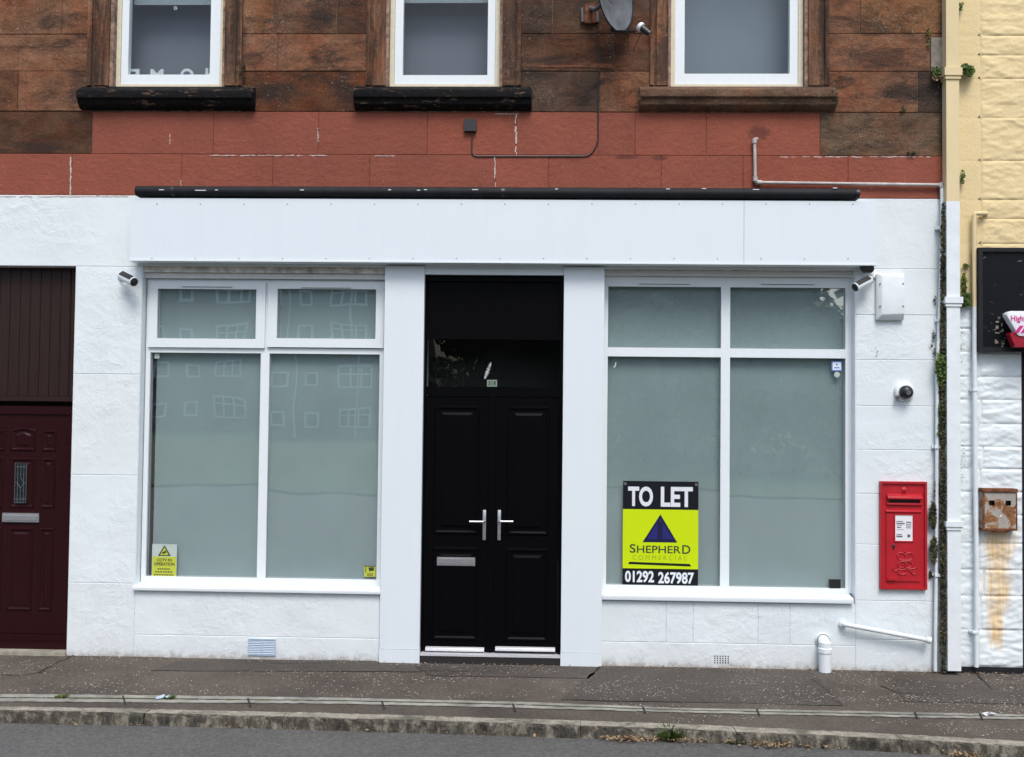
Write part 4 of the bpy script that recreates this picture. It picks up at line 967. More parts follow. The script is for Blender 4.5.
# ------------------------------------------------------------------ pipes
def P3(px, py, Y): X, Z = W(px, py, Y); return Vector((X, Y, Z))
t = thing('overflow_pipe', P3(938, 668, -.03), 'thin overflow pipe, grey along the red band and white beside the square downpipe', 'pipe')
b = B(); tube(b, bend([P3(757, 139, 0), P3(754.6, 139, -.03), P3(755.2, 182.5, -.03), P3(941, 185, -.03)], .02, 5), .0125, 12); obj('grey_run', b, M_pipeg, t, smooth=True)
b = B(); tube(b, bend([P3(941.5, 184, -.03), P3(942, 200, -.03), P3(941.5, 262, -.035), P3(937.3, 370, -.035), P3(936.7, 520, -.035), P3(935.2, 671, -.035)], .06, 4), .0135, 12); obj('white_drop', b, M_pipew, t, smooth=True)
for p, ax in ((P3(941, 185, -.03), (0, 0, 1)), (P3(755.2, 179, -.03), (0, 0, 1)), (P3(754.6, 141, -.03), (0, 0, 1)), (P3(759, 182.6, -.03), (1, 0, 0))):
    b = B(); lathe(b, [(0, -.018), (.019, -.018), (.019, .018), (0, .018)], p, ax, 14); obj('pipe_joint', b, M_pipeg, t, smooth=True)
for py in (228, 320, 447, 575):
    b = B(); p = P3(938 if py > 300 else 942, py, -.035); p.x = P3(936.8 if py > 350 else 940, py, -.035).x; bx(b, p.x-.028, p.x+.03, -.02, -.001, p.z-.012, p.z+.012); bx(b, p.x-.02, p.x+.02, -.056, -.02, p.z-.010, p.z+.010); obj('clip', b, M_pipew, t, bevel=.003)
# square downpipe
yq = -.09
PX0, PX1 = W(947, 420, yq)[0], W(960, 420, yq)[0]
t = thing('square_downpipe', ((PX0+PX1)/2, -.05, 0), 'square section rainwater downpipe, yellow above and white below, between the two buildings', 'downpipe')
zY = W(953, 201, yq)[1]; zb_ = W(953, 671, yq)[1]
LT, LB = W(946, 0, yq), W(948, 671, yq)
def lean(o, z): return 0
sl = (LT[0]-LB[0])/(LT[1]-LB[1])
def px0(z): return LB[0]+sl*(z-LB[1])
PW = PX1-PX0
def skew(b):
    for v in b.verts: v.co.x += px0(v.co.z)-PX0
    return b
b = B(); bx(b, PX0, PX1, yq, -.012, zY, ZTOP); skew(b); obj('yellow_length', b, M_yelp, t, bevel=.010, seg=3)
b = B(); bx(b, PX0-.001, PX1+.001, yq-.001, -.012, zb_, zY-.001); skew(b); obj('white_length', b, M_pipew, t, bevel=.010, seg=3)
for (ya_, yb_, mt, lp) in ((68, 79, M_yelp, 1), (297, 306.5, M_pipew, 0), (521.5, 530, M_pipew, 1)):
    z1, z0 = W(953, ya_, yq)[1], W(953, yb_, yq)[1]; b = B()
    bx(b, PX0-.018, PX1+.018, yq-.018, -.008, z0+.025, z1); bx(b, PX0-.010, PX1+.010, yq-.010, -.008, z0, z0+.024); bx(b, PX0-.03, PX0-.018, -.02, -.002, z0+.03, z1-.01); bx(b, PX1+.018, PX1+.03, -.02, -.002, z0+.03, z1-.01)
    skew(b); obj('collar', b, mt, t, bevel=.006)
# slanting waste
b = B(); tube(b, bend([P3(841, 623.5, 0), P3(845, 624.5, -.06), P3(930.5, 640.5, -.06)], .03, 5), .0175, 14); lathe(b, [(0, -.01), (.026, -.01), (.026, .02), (0, .02)], P3(842.5, 624, -.012), (0, -1, 0), 16)
p = P3(930, 640.4, -.06); lathe(b, [(.0205, -.03), (.026, -.03), (.026, .004), (0, .004)], p, (P3(930, 640.5, -.06)-P3(845, 624.5, -.06)), 16)
tag(obj('waste_pipe', b, M_pipew, smooth=True), 'sloping white waste pipe low on the wall below the post box', 'pipe')
t = thing('soil_pipe_stub', P3(825, 669, -.07), 'short white upright pipe stub at the foot of the wall below the right shop window', 'pipe')
p = P3(825, 669, -.07); r_ = .045
b = B(); lathe(b, [(0, -.02), (r_, -.02), (r_, .12), (.051, .125), (.051, .155), (r_, .16), (r_, .2), (0, .2)], p, (0, 0, 1), 24); obj('pipe', b, M_pipew, t, smooth=True)
b = B(); c_ = P3(825, 642, -.07); tube(b, bend([Vector((p.x, p.y, p.z+.18)), Vector((p.x, p.y, c_.z)), Vector((p.x, 0.0, c_.z))], .05, 6), .043, 20); lathe(b, [(.05, -.012), (.058, 0), (.058, .01), (.045, .012)], Vector((p.x, -.012, c_.z)), (0, 1, 0), 24); obj('elbow', b, M_pipew, t, smooth=True)
# yellow/white thin pipe on the neighbour
t = thing('conduit_pipe', P3(975, 667, -.03), 'thin round pipe on the yellow building, turning into the wall above the black signboard', 'pipe')
b = B(); yy_ = -.045
tube(b, bend([P3(986, 213.5, -.01), P3(985, 213.5, yy_), P3(974.2, 213.5, yy_), P3(974.4, 307, yy_)], .02, 5), .0165, 12); obj('yellow_run', b, M_yelp, t, smooth=True)
b = B(); tube(b, [P3(974.4, 307, yy_), P3(975, 450, yy_), P3(976.5, 560, yy_), P3(976.5, 667, yy_)], .0165, 12); obj('white_run', b, M_pipew, t, smooth=True)
for py in (390, 632):
    p = P3(975, py, yy_); b = B(); bx(b, p.x-.03, p.x+.03, -.03, .0, p.z-.008, p.z+.008); bx(b, p.x-.022, p.x+.022, yy_-.02, -.03, p.z-.008, p.z+.008); obj('clip', b, M_pipew, t, bevel=.003)

# ------------------------------------------------------------------ neighbour building
nb = thing('yellow_building', (XR+1, 0, 0), 'rock faced building painted yellow above and white below at the right edge', 'building')
XE = W(1022, 500)[0]; XN = XR+.002; XF = XR+4.5; XM = W(980.5, 150)[0]
ZY = W(985, 305)[1]; ZP = W(1000, 667)[1]
def rock(bm, X0, X1, Z0, Z1, amp=0.022, st=.0105, y=0.0, seed=0, flat=False):
    lay = bm.loops.layers.color.get('tint') or bm.loops.layers.color.new('tint')
    nx = max(2, int((X1-X0)/st)); nz_ = max(2, int((Z1-Z0)/st)); g = []
    base = random.uniform(.2, 1)*amp*.5
    for j in range(nz_+1):
        row = []
        for i in range(nx+1):
            x = X0+(X1-X0)*i/nx; z = Z0+(Z1-Z0)*j/nz_
            ed = min(i, nx-i)*(X1-X0)/nx, min(j, nz_-j)*(Z1-Z0)/nz_
            e = min(1, ed[0]/.014)**.6*min(1, ed[1]/.012)**.6
            sk_ = x*.35*math.sin(seed*2.1)
            n = .5*noise.fractal((x*6+seed, z*13, seed*.7), 1.0, 2.0, 4)+.55*abs(noise.noise((x*5+seed, (z+sk_)*22, seed)))+.3*noise.noise((x*14, (z-sk_)*34, seed))-.1
            row.append(bm.verts.new((x, y-e*(base*.5+amp*.25+amp*.9*n)*(0.12 if flat else 1), z)))
        g.append(row)
    for j in range(nz_):
        for i in range(nx):
            f = bm.faces.new((g[j][i], g[j][i+1], g[j+1][i+1], g[j+1][i])); f.smooth = True
            for l in f.loops: l[lay] = (1, 1, 1, 1)
yz = [ZY]+[W(985, q_)[1] for q_ in (274, 244, 219, 200, 161, 118, 79, 55.5, 36, -2, -40, -70, -110, -150, -190)]
b = B()
for k, (z0, z1) in enumerate(zip(yz, yz[1:])):
    br = [XM]; x = XM
    while x < XF-.3: x += random.uniform(.35, .8); br.append(min(x, XF))
    if br[-1] < XF: br.append(XF)
    if k == 7: br = [XM]+br[1:]
    for a, c in zip(br, br[1:]): rock(b, a+.0015, c-.0015, z0+.0015, z1-.0015, .013, seed=k*3.1+a)
    rock(b, XN, XM-.0015, z0+.001, z1-.001, .02, .02, seed=k, flat=True)
bx(b, XN, XF, .0, .3, ZY, yz[-1]+.0); lay = b.loops.layers.color['tint']
obj('yellow_wall', b, M_yel, nb)
b = B(); wz = [ZP]+[W(990, q_)[1] for q_ in (630, 596, 570, 543.5, 515, 492, 469, 447, 424, 400, 377, 352, 329)]+[ZY]
XQ = W(961, 500)[0]
for k, (z0, z1) in enumerate(zip(wz, wz[1:])):
    xr = XE
    sp_ = XM-.04+((k*37) % 5)*.012
    rock(b, XN, sp_-.003, z0+.003, z1-.003, .012, seed=k*1.7); rock(b, sp_+.003, xr, z0+.003, z1-.003, .017, seed=k*2.3+9)
bx(b, XN, XE, .0, .3, ZP, ZY-.001); 
ZSB = W(1000, 349)[1]
bx(b, XE+.001, XF, .0, .3, ZSB+.05, ZY-.001); bx(b, XE+1.1, XF, .001, .3, ZP, ZSB+.05)
for f in b.faces:
    lay = b.loops.layers.color['tint']
    for l in f.loops: l[lay] = (1, 1, 1, 1)
obj('white_wall', b, M_rockw, nb)
b = B(); bx(b, XN+.03, XE+.0, -.012, .3, -.3, ZP-.003); bx(b, XE+1.1, XF, -.012, .3, -.3, ZP-.003); obj('black_plinth', b, M_blackp, nb, bevel=.006)
b = B(); bx(b, XE, XE+1.1, .05, .12, -.1, ZSB+.05); 
for (u0, u1, v0, v1) in ((.08, .5, .12, .45), (.6, 1.02, .12, .45), (.08, .5, .52, .93), (.6, 1.02, .52, .93)):
    zz0, zz1 = ZSB*v0, ZSB*v1; bx(b, XE+u0, XE+u1, .035, .055, zz0, zz1)
obj('door', b, M_blackp, nb, bevel=.006)
b = B(); bx(b, XN, XF, 7.8, 8, -.3, yz[-1]); bx(b, XF-.2, XF, .31, 7.8, -.3, yz[-1]); obj('rear_wall', b, M_yel, nb)
b = B(); prism(b, [(-.1, yz[-1]), (4, yz[-1]+1.8), (8.1, yz[-1])], XN+.003, XF, axis='x'); obj('roof', b, M_roof, nb)
# signboard
yb = -.09
X0, Z1 = W(978.5, 247.5, yb); _, Z0 = W(978.5, 351, yb); X1 = X0+2.4
t = thing('shop_signboard', ((X0+X1)/2, -.03, Z0), 'scuffed black framed signboard on the yellow building', 'sign')
b = B(); f_ = .03
bars(b, [(X0, X0+f_, Z0, Z1), (X1-f_, X1, Z0, Z1), (X0+f_, X1-f_, Z0, Z0+f_), (X0+f_, X1-f_, Z1-f_, Z1)], yb, -.005); obj('frame', b, M_blackp, t, bevel=.004)
b = B(); bx(b, X0+f_, X1-f_, yb+.018, -.02, Z0+f_, Z1-f_); obj('panel', b, M_scuff, t)
# small oval-cornered hanging sign
yh = -.19
t = thing('projecting_sign', P3(1004, 346, yh+.03), 'small white sign with magenta writing and red edge in front of the black signboard', 'sign')
x0, z1 = W(1006.5, 311, yh); x1 = x0+.62; _, z0 = W(1004, 336, yh); _, zr = W(1004, 347, yh)
def rr_(x0, x1, z0, z1, r, skew=0.0):
    out = []
    for cx_, cz_, a0 in ((x1-r, z1-r, 0), (x0+r, z1-r, 90), (x0+r+skew, z0+r, 180), (x1-r-skew, z0+r, 270)):
        for k in range(6): a = math.radians(a0+k*18); out.append((cx_+r*math.cos(a), cz_+r*math.sin(a)))
    return out
b = B(); prism(b, rr_(x0+.03, x1-.03, zr, z0+.03, .02, .03), yh+.006, yh+.08); obj('red_body', b, M_cherry, t)
b = B(); prism(b, rr_(x0, x1, z0, z1, .035, .07), yh-.004, yh+.07); obj('white_face', b, M_paper, t, bevel=.004)
b = B(); a, zt_ = W(1010.5, 315.5, yh); c, zb2 = W(1024.5, 321.5, yh); text(b, 'Highl', a, c, zb2-.012, zt_, yh-.005, .001, .02)
a, zt_ = W(1014, 333, yh)
for k in range(3): prism(b, [(a+k*.045, zt_), (a+.03+k*.045, zt_+.0), (a+.07+k*.045, zt_+.055), (a+.04+k*.045, zt_+.055)], yh-.006, yh-.0045)
obj('lettering', b, M_pink, t)
b = B(); tube(b, [(x0+.2, yh+.07, (z0+z1)/2), (x0+.2, -.07, (z0+z1)/2)], .02, 12); obj('bracket', b, M_blackp, t)
b = B(); X_, Z_ = W(999, 340, yb); 
for k in range(14):
    u, v = random.uniform(-.025, .03), random.uniform(-.08, .14); bx(b, X_+u, X_+u+random.uniform(.006, .022), yb+.0145, yb+.0165, Z_+v, Z_+v+random.uniform(.006, .03))
obj('glue_residue', b, M_slate, bpy.data.objects['shop_signboard'])
# rusty box
yr = -.075
X0, X1, Z0, Z1 = rect(982, 488.3, 1017.6, 531.5, yr)
t = thing('ashtray_box', ((X0+X1)/2, 0, Z0), 'rusty metal cigarette bin with two slots on the white rock faced wall', 'ashtray')
b = B(); h_ = Z1-Z0; w_ = X1-X0
s0, s1 = Z1-h_*.40, Z1-h_*.28
xa, xb_, xc, xd = X0+w_*.20, X0+w_*.36, X0+w_*.66, X0+w_*.82
bars(b, [(X0+.004, xa, Z0+.02, Z1-.03), (xb_, xc, Z0+.02, Z1-.03), (xd, X1-.004, Z0+.02, Z1-.03), (xa, xb_, Z0+.02, s0), (xc, xd, Z0+.02, s0), (xa, xb_, s1, Z1-.03), (xc, xd, s1, Z1-.03)], yr, yr+.008)
bx(b, X0+.004, X1-.004, yr+.008, -.02, Z0+.02, Z0+.03); bx(b, X0+.004, X0+.012, yr+.008, -.02, Z0+.03, Z1-.03); bx(b, X1-.012, X1-.004, yr+.008, -.02, Z0+.03, Z1-.03)
bmesh.ops.remove_doubles(b, verts=b.verts, dist=1e-5)
obj('body', b, M_rust, t)
b = B(); bx(b, X0+.012, X1-.012, yr+.03, yr+.035, Z0+.03, Z1-.03); obj('dark_inside', b, M_black, t)
b = B(); bx(b, X0, X1, yr-.010, -.01, Z1-.028, Z1); bx(b, X0+.002, X0+.02, yr-.004, yr+.004, Z0+.01, Z1-.03); bx(b, X1-.012, X1-.001, yr-.004, yr+.004, Z0+.01, Z1-.03)
prism(b, [(X0+.0, Z0+.022), (X0+.0, Z0+.004), (X0+w_*.3, Z0+.002), (X0+w_*.38, Z0-.012), (X0+w_*.7, Z0-.012), (X0+w_*.78, Z0+.004), (X1, Z0+.006), (X1, Z0+.022)], yr-.006, -.008)
obj('rusted_lid', b, M_rustd, t, bevel=.004)
b = B(); x_, z_ = X0+w_*.53, Z0+h_*.35; lathe(b, [(.008, 0), (.006, .003), (0, .003)], (x_, yr-.0005, z_), (0, -1, 0), 10); obj('lock', b, M_paper, t)

# ------------------------------------------------------------------ dish, cable
yd_ = -.30
t = thing('satellite_dish', P3(590, 14, 0), 'grey satellite dish on a rusty wall bracket between the middle and right upstairs windows', 'satellite dish')
c_ = P3(615.5, -5, yd_); nrm = Vector((.83, -.56, .01)).normalized()
u = nrm.cross(Vector((0, 0, 1))).normalized(); v = u.cross(nrm)
R1, R2, dp = .265, .265, .045
b = B(); rings = []
for side in (0, 1):
    for k in range(9) if side == 0 else range(8, -1, -1):
        r = k/8; off = dp*r*r-(0.006 if side else 0)
        rings.append([b.verts.new(c_+nrm*(off-dp)+u*R1*r*math.cos(2*PI*j/40)+v*R2*r*math.sin(2*PI*j/40)) for j in range(40)] if k else [b.verts.new(c_+nrm*(off-dp))])
for a, c2 in zip(rings, rings[1:]):
    for j in range(40):
        q_ = []
        for x in (a[j % len(a)], a[(j+1) % len(a)], c2[(j+1) % len(c2)], c2[j % len(c2)]):
            if x not in q_: q_.append(x)
        b.faces.new(q_)
bmesh.ops.recalc_face_normals(b, faces=b.faces); obj('dish', b, M_dish, t, smooth=True)
b = B(); tube(b, [c_+nrm*dp*0+(u*math.cos(2*PI*j/40)*R1+v*math.sin(2*PI*j/40)*R2) for j in range(41)], .005, 8, False); obj('rim', b, M_blackp, t, smooth=True)
lp = P3(638, 28, -.42); base_ = c_-v*R2*.93
b = B(); tube(b, [c_-nrm*.06-v*.1, base_-nrm*.03-v*.02, lp+Vector((-.02, .01, -.02))], .009, 10); obj('arm', b, M_blackp, t, smooth=True)
ln = (c_-lp).normalized(); 
b = B(); lathe(b, [(0, -.085), (.02, -.08), (.024, -.03), (.024, .0)], lp+Vector((.03, 0, 0)), Vector((-.6, .2, .55)), 20); obj('lnb_body', b, M_black, t, smooth=True)
b = B(); lathe(b, [(.025, .0), (.034, .004), (.034, .024), (.026, .032), (0, .034)], lp+Vector((.03, 0, 0)), Vector((-.6, .2, .55)), 24); obj('lnb_cap', b, M_paper, t, smooth=True)
X0, X1, Z0, Z1 = rect(585, 4, 594.5, 23, -.03)
b = B(); bx(b, X0, X1, -.035, -.0, Z0, Z1); bx(b, X0-.012, X0, -.02, -.0, Z0+.01, Z1-.01); bx(b, X1, X1+.012, -.02, -.0, Z0+.01, Z1-.01); obj('wall_bracket', b, M_rustd, t, bevel=.004)
b = B(); tube(b, bend([P3(590, 8, -.02), P3(596, 10, -.16), c_-nrm*(dp+.03)], .04, 4), .017, 12); tube(b, [c_-nrm*(dp+.04), c_-nrm*(dp-.005)], .05, 16)
for dx_ in (582, 597): tube(b, [P3(dx_, 8, -.025), P3(dx_+.5, 22, -.025)], .012, 10)
obj('mounting_tube', b, M_rubber, t, smooth=True)
b = B(); tube(b, [lp+Vector((.03, 0, -.02)), P3(637, 42, -.35), P3(633, 51, -.28), P3(629, 50, -.28), P3(628, 38, -.3), lp+Vector((-.08, .05, -.01))], .003, 6); obj('loop_cable', b, M_black, t, smooth=True)
b = B(); cabx = [P3(597, 26, -.01), P3(598.6, 60, -.006), P3(598, 144, -.006), P3(590, 156.2, -.006), P3(471.5, 156.2, -.006), P3(472.3, 128, -.006)]
tube(b, bend(cabx, .05, 5), .0052, 8); tag(obj('aerial_cable', b, M_black, smooth=True), 'thin black cable running from the satellite dish down and along the red band', 'cable')
b = B(); X0, X1, Z0, Z1 = rect(464.3, 119.5, 476.3, 131.5, -.02); bx(b, X0, X1, -.035, 0, Z0, Z1); tag(obj('cable_box', b, M_black, bevel=.005), 'small black square cable box on the red band below the middle upstairs window', 'box')
# rusty iron strap left in the wall
b = B(); X0, X1, Z0, Z1 = rect(540, 65.5, 612, 67.6, 0); bx(b, X0, X1, -.008, .004, Z0, Z1); bx(b, X1-.14, X1, -.010, .004, Z0-.006, Z1+.012)
tag(obj('iron_strap', b, M_rustd, bevel=.002), 'flat rusty iron strip set in the sandstone under the satellite dish', 'metal strip')

# ------------------------------------------------------------------ ground
def poly_sheet(bm, top, bot, z0, z1=None, seg=1):
    """strip between two polylines of (x, y)"""
    z1 = z0 if z1 is None else z1
    A = [bm.verts.new((x, y, z0)) for x, y in top]; D = [bm.verts.new((x, y, z1)) for x, y in bot]
    for i in range(len(A)-1): bm.faces.new((D[i], D[i+1], A[i+1], A[i]))
zk = 0.0
KH = .07
kx = [-60, 0, 170, 340, 510, 680, 850, 1024, 1090]
def kline(offs): return [offs[i] for i in range(len(offs))]
kyb = [705.2, 707, 710, 713.7, 718.8, 724, 732, 741.6, 746]     # back of kerb
kyf = [709.5, 711.5, 715, 719.3, 724.3, 730, 737.6, 747.4, 752]  # front top edge
cyb = [693.3, 694.3, 696, 698.3, 702, 708.5, 711.5, 715, 716.4]; cyf = [701, 702, 703, 704.3, 708, 713, 716.5, 720, 721.5]
def ext(pl):      # run on beyond the frame in both directions
    a, b_ = pl[0], pl[1]; c, d = pl[-2], pl[-1]
    L = (a[0]-40, a[1]-(b_[1]-a[1])/(b_[0]-a[0])*40*.3); Rr = (d[0]+40, d[1]+(d[1]-c[1])/(d[0]-c[0])*40*.3)
    return [L]+pl+[Rr]
KB = ext([G(x, y) for x, y in zip(kx, kyb)]); KF = ext([G(x, y) for x, y in zip(kx, kyf)])
CB = ext([G(x, y) for x, y in zip(kx, cyb)]); CF = ext([G(x, y) for x, y in zip(kx, cyf)])
WB = [(x, .3) for x, _ in KB]
# the wall foot drops a touch toward the right: ground height fitted to the photo
zl_ = W(100, 655.5)[1]; zr_ = W(920, 668.5)[1]
print('foot z', zl_, zr_)
def densify(pl, n=24):
    out = []
    for a, c in zip(pl, pl[1:]):
        m = n if abs(c[0]-a[0]) < 5 else 4
        for k in range(m): out.append((a[0]+(c[0]-a[0])*k/m, a[1]+(c[1]-a[1])*k/m))
    return out+[pl[-1]]
def pav(top, bot, mat, name, rows_=10, z=0.0):
    b = B(); T = densify(top); D = densify(bot); n = min(len(T), len(D)); g = []
    for j in range(rows_+1):
        r = j/rows_; g.append([b.verts.new((T[i][0]+(D[i][0]-T[i][0])*r, T[i][1]+(D[i][1]-T[i][1])*r, z+.004*noise.noise((T[i][0]*1.1, r*3+T[i][1], 3))*(1 if 0 < j < rows_ else .0))) for i in range(n)])
    for j in range(rows_):
        for i in range(n-1): f = b.faces.new((g[j+1][i], g[j+1][i+1], g[j][i+1], g[j][i])); f.smooth = True
    return tag(obj(name, b, mat), kind='structure')
pav(WB, CB, M_pave, 'pavement', 16); pav(CF, KB, M_pave, 'pavement_edge', 4)
# channel: base, two pale lips, mossy slot
def lerp(A, D, t): return [(a[0]+(d[0]-a[0])*t, a[1]+(d[1]-a[1])*t) for a, d in zip(A, D)]
b = B(); A = densify(CB); D = densify(CF)
def strip3(b, t0, t1, z0, z1, gaps=True):
    P = lerp(A, D, t0); Q = lerp(A, D, t1)
    for i in range(len(P)-1):
        L = abs(P[i+1][0]-P[i][0])
        if L < .01: continue
        zj = random.uniform(-.0015, .0015)
        vs = [b.verts.new((*P[i], z1+zj)), b.verts.new((*P[i+1], z1+zj)), b.verts.new((*Q[i+1], z1+zj)), b.verts.new((*Q[i], z1+zj))]
        b.faces.new(vs[::-1])
strip3(b, 0, 1, 0, -.006); strip3(b, 0, .44, 0, .004); strip3(b, .56, 1, 0, .004)
tag(obj('drain_channel', b, M_chan), kind='structure')
b = B(); P = lerp(A, D, .43); Q = lerp(A, D, .57)
for i in range(len(P)-1):
    if random.random() < .35 and noise.noise((P[i][0]*.9, 0, 5)) < .1: continue
    vs = [b.verts.new((x, y, z)) for x, y, z in ((*P[i], .005), (*Q[i], .005), (*Q[i+1], .006), (*P[i+1], .006))]; b.faces.new(vs)
tag(obj('channel_moss', b, M_moss), 'green moss filling the slot of the drain channel', 'moss', kind='stuff')
b = B()
for px in (123, 248, 382, 513, 643, 757, 915, 980):
    x0, y0 = G(px-1.2, 694+px*.021); x1, y1 = G(px+1.5, 703+px*.018)
    vs = [b.verts.new(p) for p in ((x0, y0, .0085), (x0+.012, y0, .0085), (x1+.012, y1, .0085), (x1, y1, .0085))]; b.faces.new(vs[::-1])
# pavement cracks and seams
def gcrack(pts, w=.012):
    P = [Vector((*G(*p), .0055)) for p in pts]; 
    out = []
    for a, c in zip(P, P[1:]):
        n = max(2, int((c-a).length/.05))
        for k in range(n): out.append(a+(c-a)*(k/n)+Vector((random.uniform(-.008, .008), random.uniform(-.008, .008), 0)))
    out.append(P[-1])
    for a, c in zip(out, out[1:]):
        d = (c-a); n = Vector((-d.y, d.x, 0)).normalized()*w*random.uniform(.25, .6)
        vs = [b.verts.new(p) for p in (a-n, c-n, c+n, a+n)]; f = b.faces.new(vs)
for pts in (((812, 680), (825, 690), (842, 706)), ((40, 672), (58, 663), (75, 655)), ((0, 675), (20, 676), (45, 672)), ((420, 671), (495, 673)), ((975, 672), (992, 690)), ((880, 686), (900, 694), (960, 696)), ((270, 664), (330, 664))): gcrack(pts)
bmesh.ops.recalc_face_normals(b, faces=b.faces)
tag(obj('pavement_cracks', b, M_crack), kind='structure')
# patched areas of darker asphalt
b = B()
for quad in (((600, 667), (812, 672), (842, 706), (560, 700)), ((185, 660), (372, 661), (420, 672), (150, 671)), ((415, 666), (600, 668), (590, 679), (430, 676)), ((892, 680), (1060, 686), (1090, 706), (905, 702))):
    P = [G(*p) for p in quad]; n = 14; g = []
    for j in range(n+1):
        row = []
        for i in range(n+1):
            u, v_ = i/n, j/n; x = (P[0][0]*(1-u)+P[1][0]*u)*(1-v_)+(P[3][0]*(1-u)+P[2][0]*u)*v_; y = (P[0][1]*(1-u)+P[1][1]*u)*(1-v_)+(P[3][1]*(1-u)+P[2][1]*u)*v_
            row.append(b.verts.new((x+random.uniform(-.008, .008), y+random.uniform(-.008, .008), .0045)))
        g.append(row)
    for j in range(n):
        for i in range(n): b.faces.new((g[j+1][i], g[j+1][i+1], g[j][i+1], g[j][i]))
bmesh.ops.recalc_face_normals(b, faces=b.faces)
tag(obj('pavement_patches', b, M_pave2), kind='structure')
# kerb stones
b = B(); A = KB; D = KF
tot = densify(KB, 14), densify(KF, 14); i = 0
P, Q = tot
xsn = -9.0; stones = []
def at_x(pl, x):
    for a, c in zip(pl, pl[1:]):
        if a[0] <= x <= c[0]: t_ = (x-a[0])/(c[0]-a[0]); return a[1]+(c[1]-a[1])*t_
    return pl[0][1] if x < pl[0][0] else pl[-1][1]
x = -30.0
while x < 30:
    L = .92+random.uniform(-.05, .05); x1 = x+L
    n = 26; z = .003+random.uniform(-.004, .004); dy = random.uniform(-.004, .004)
    prof = lambda yb_, yf_: [(yb_, z), (yf_+.02, z), (yf_+.006, z-.004), (yf_, z-.016), (yf_-.008, -KH-.02)]
    ring = None
    for k in range(n+1):
        xx = x+.0015+(L-.003)*k/n; pr_ = prof(at_x(KB, xx), at_x(KF, xx)+dy)
        cur_ = [b.verts.new((xx, y_+random.uniform(-.007, .007)*(1 if 0 < j_ < 4 else 0), z_+random.uniform(-.002, .002)*(1 if j_ < 4 else 0))) for j_, (y_, z_) in enumerate(pr_)]
        if ring:
            for j_ in range(4):
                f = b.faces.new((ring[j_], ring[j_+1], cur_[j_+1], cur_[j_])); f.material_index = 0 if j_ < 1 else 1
        ring = cur_
    x = x1
bmesh.ops.recalc_face_normals(b, faces=b.faces)
tag(obj('kerb', b, [M_kerb, M_kface]), kind='structure')
# road & far ground
b = B(); KFb = [(x, y+.03) for x, y in ext(KF)]
A = [b.verts.new((x, y, -KH)) for x, y in KFb]; D = [b.verts.new((x, -16, -KH)) for x, y in KFb]
for i in range(len(A)-1): b.faces.new((D[i], D[i+1], A[i+1], A[i]))
tag(obj('road', b, M_road), kind='structure')
b = B(); bx(b, -400, 400, -900, -16, -.5, -.01); bx(b, -400, 400, 8.5, 900, -.5, -.02); bx(b, -400, XL-.5, -1.5, 8.5, -.5, -.02); bx(b, XF+.5, 400, -1.5, 8.5, -.5, -.02)
tag(obj('ground', b, M_grass), kind='structure')
b = B(); bx(b, -400, XL-32, -16, -1.5, -.5, -KH); bx(b, XF+32, 400, -16, -1.5, -.5, -KH); 
tag(obj('road_beyond', b, M_road), kind='structure')

# ------------------------------------------------------------------ litter, petals, leaves, weeds
def leafquad(bm, p, sz, flat=1.0, nrm=None):
    a = random.uniform(0, 2*PI); n = nrm or Vector((random.gauss(0, 1)*(1-flat), random.gauss(0, 1)*(1-flat), 1)).normalized()
    u = n.orthogonal().normalized(); v = n.cross(u); u, v = u*math.cos(a)+v*math.sin(a), -u*math.sin(a)+v*math.cos(a)
    w_ = sz*random.uniform(.4, .7)
    pts = [p-u*sz, p-u*sz*.2+v*w_, p+u*sz, p-u*.1*sz-v*w_]
    mid = n*sz*random.uniform(-.25, .35)
    vs = [bm.verts.new(pts[0]), bm.verts.new(pts[1]+mid), bm.verts.new(pts[2]), bm.verts.new(pts[3]+mid)]
    bm.faces.new((vs[0], vs[1], vs[2])); bm.faces.new((vs[0], vs[2], vs[3]))
b = B()
def dens(x, y):
    v = noise.noise((x*1.4, y*3.2, 2.2))+.5*noise.noise((x*5, y*9, 7)); return v
cnt = 0
while cnt < 4200:
    px, py = random.uniform(-20, 1044), random.uniform(655, 745)
    x, y = G(px, py)
    if y > -.02 or y < at_x(KF, x)+.03: continue
    d = dens(x, y)+(.25 if px > 600 else 0)+(.30 if abs(py-(688+px*.012)) < 5 else 0)+(.35 if y > -.12 else 0)-(.3 if y < at_x(CB, x) else 0)
    if d < random.uniform(.0, .9): continue
    leafquad(b, Vector((x, y, .009)), random.choice((.003, .004, .004, .006, .008)), .9); cnt += 1
tag(obj('petal_litter', b, M_petal), 'small pale petals and grit scattered over the pavement', 'petals', kind='stuff')
b = B()
for k in range(760):
    px = random.choice((random.uniform(600, 700), random.uniform(600, 830), random.gauss(625, 14), random.gauss(762, 12), random.gauss(946, 8), random.uniform(0, 1024)))
    x, _ = G(px, 740, -KH); y = at_x(KF, x)-.01-abs(random.gauss(0, .035))
    leafquad(b, Vector((x, y, -KH+.012+random.uniform(0, .02))), random.choice((.004, .006, .008, .010, .014)), .5)
for k in range(120):
    x, _ = G(random.choice((random.uniform(600, 1000), random.uniform(0, 1000))), 662); leafquad(b, Vector((x, -.02-abs(random.gauss(0, .03)), .01)), random.uniform(.006, .014), .5)
tag(obj('dead_leaves', b, M_leafb), 'dry brown leaves lying in the gutter along the kerb', 'leaves', kind='stuff')
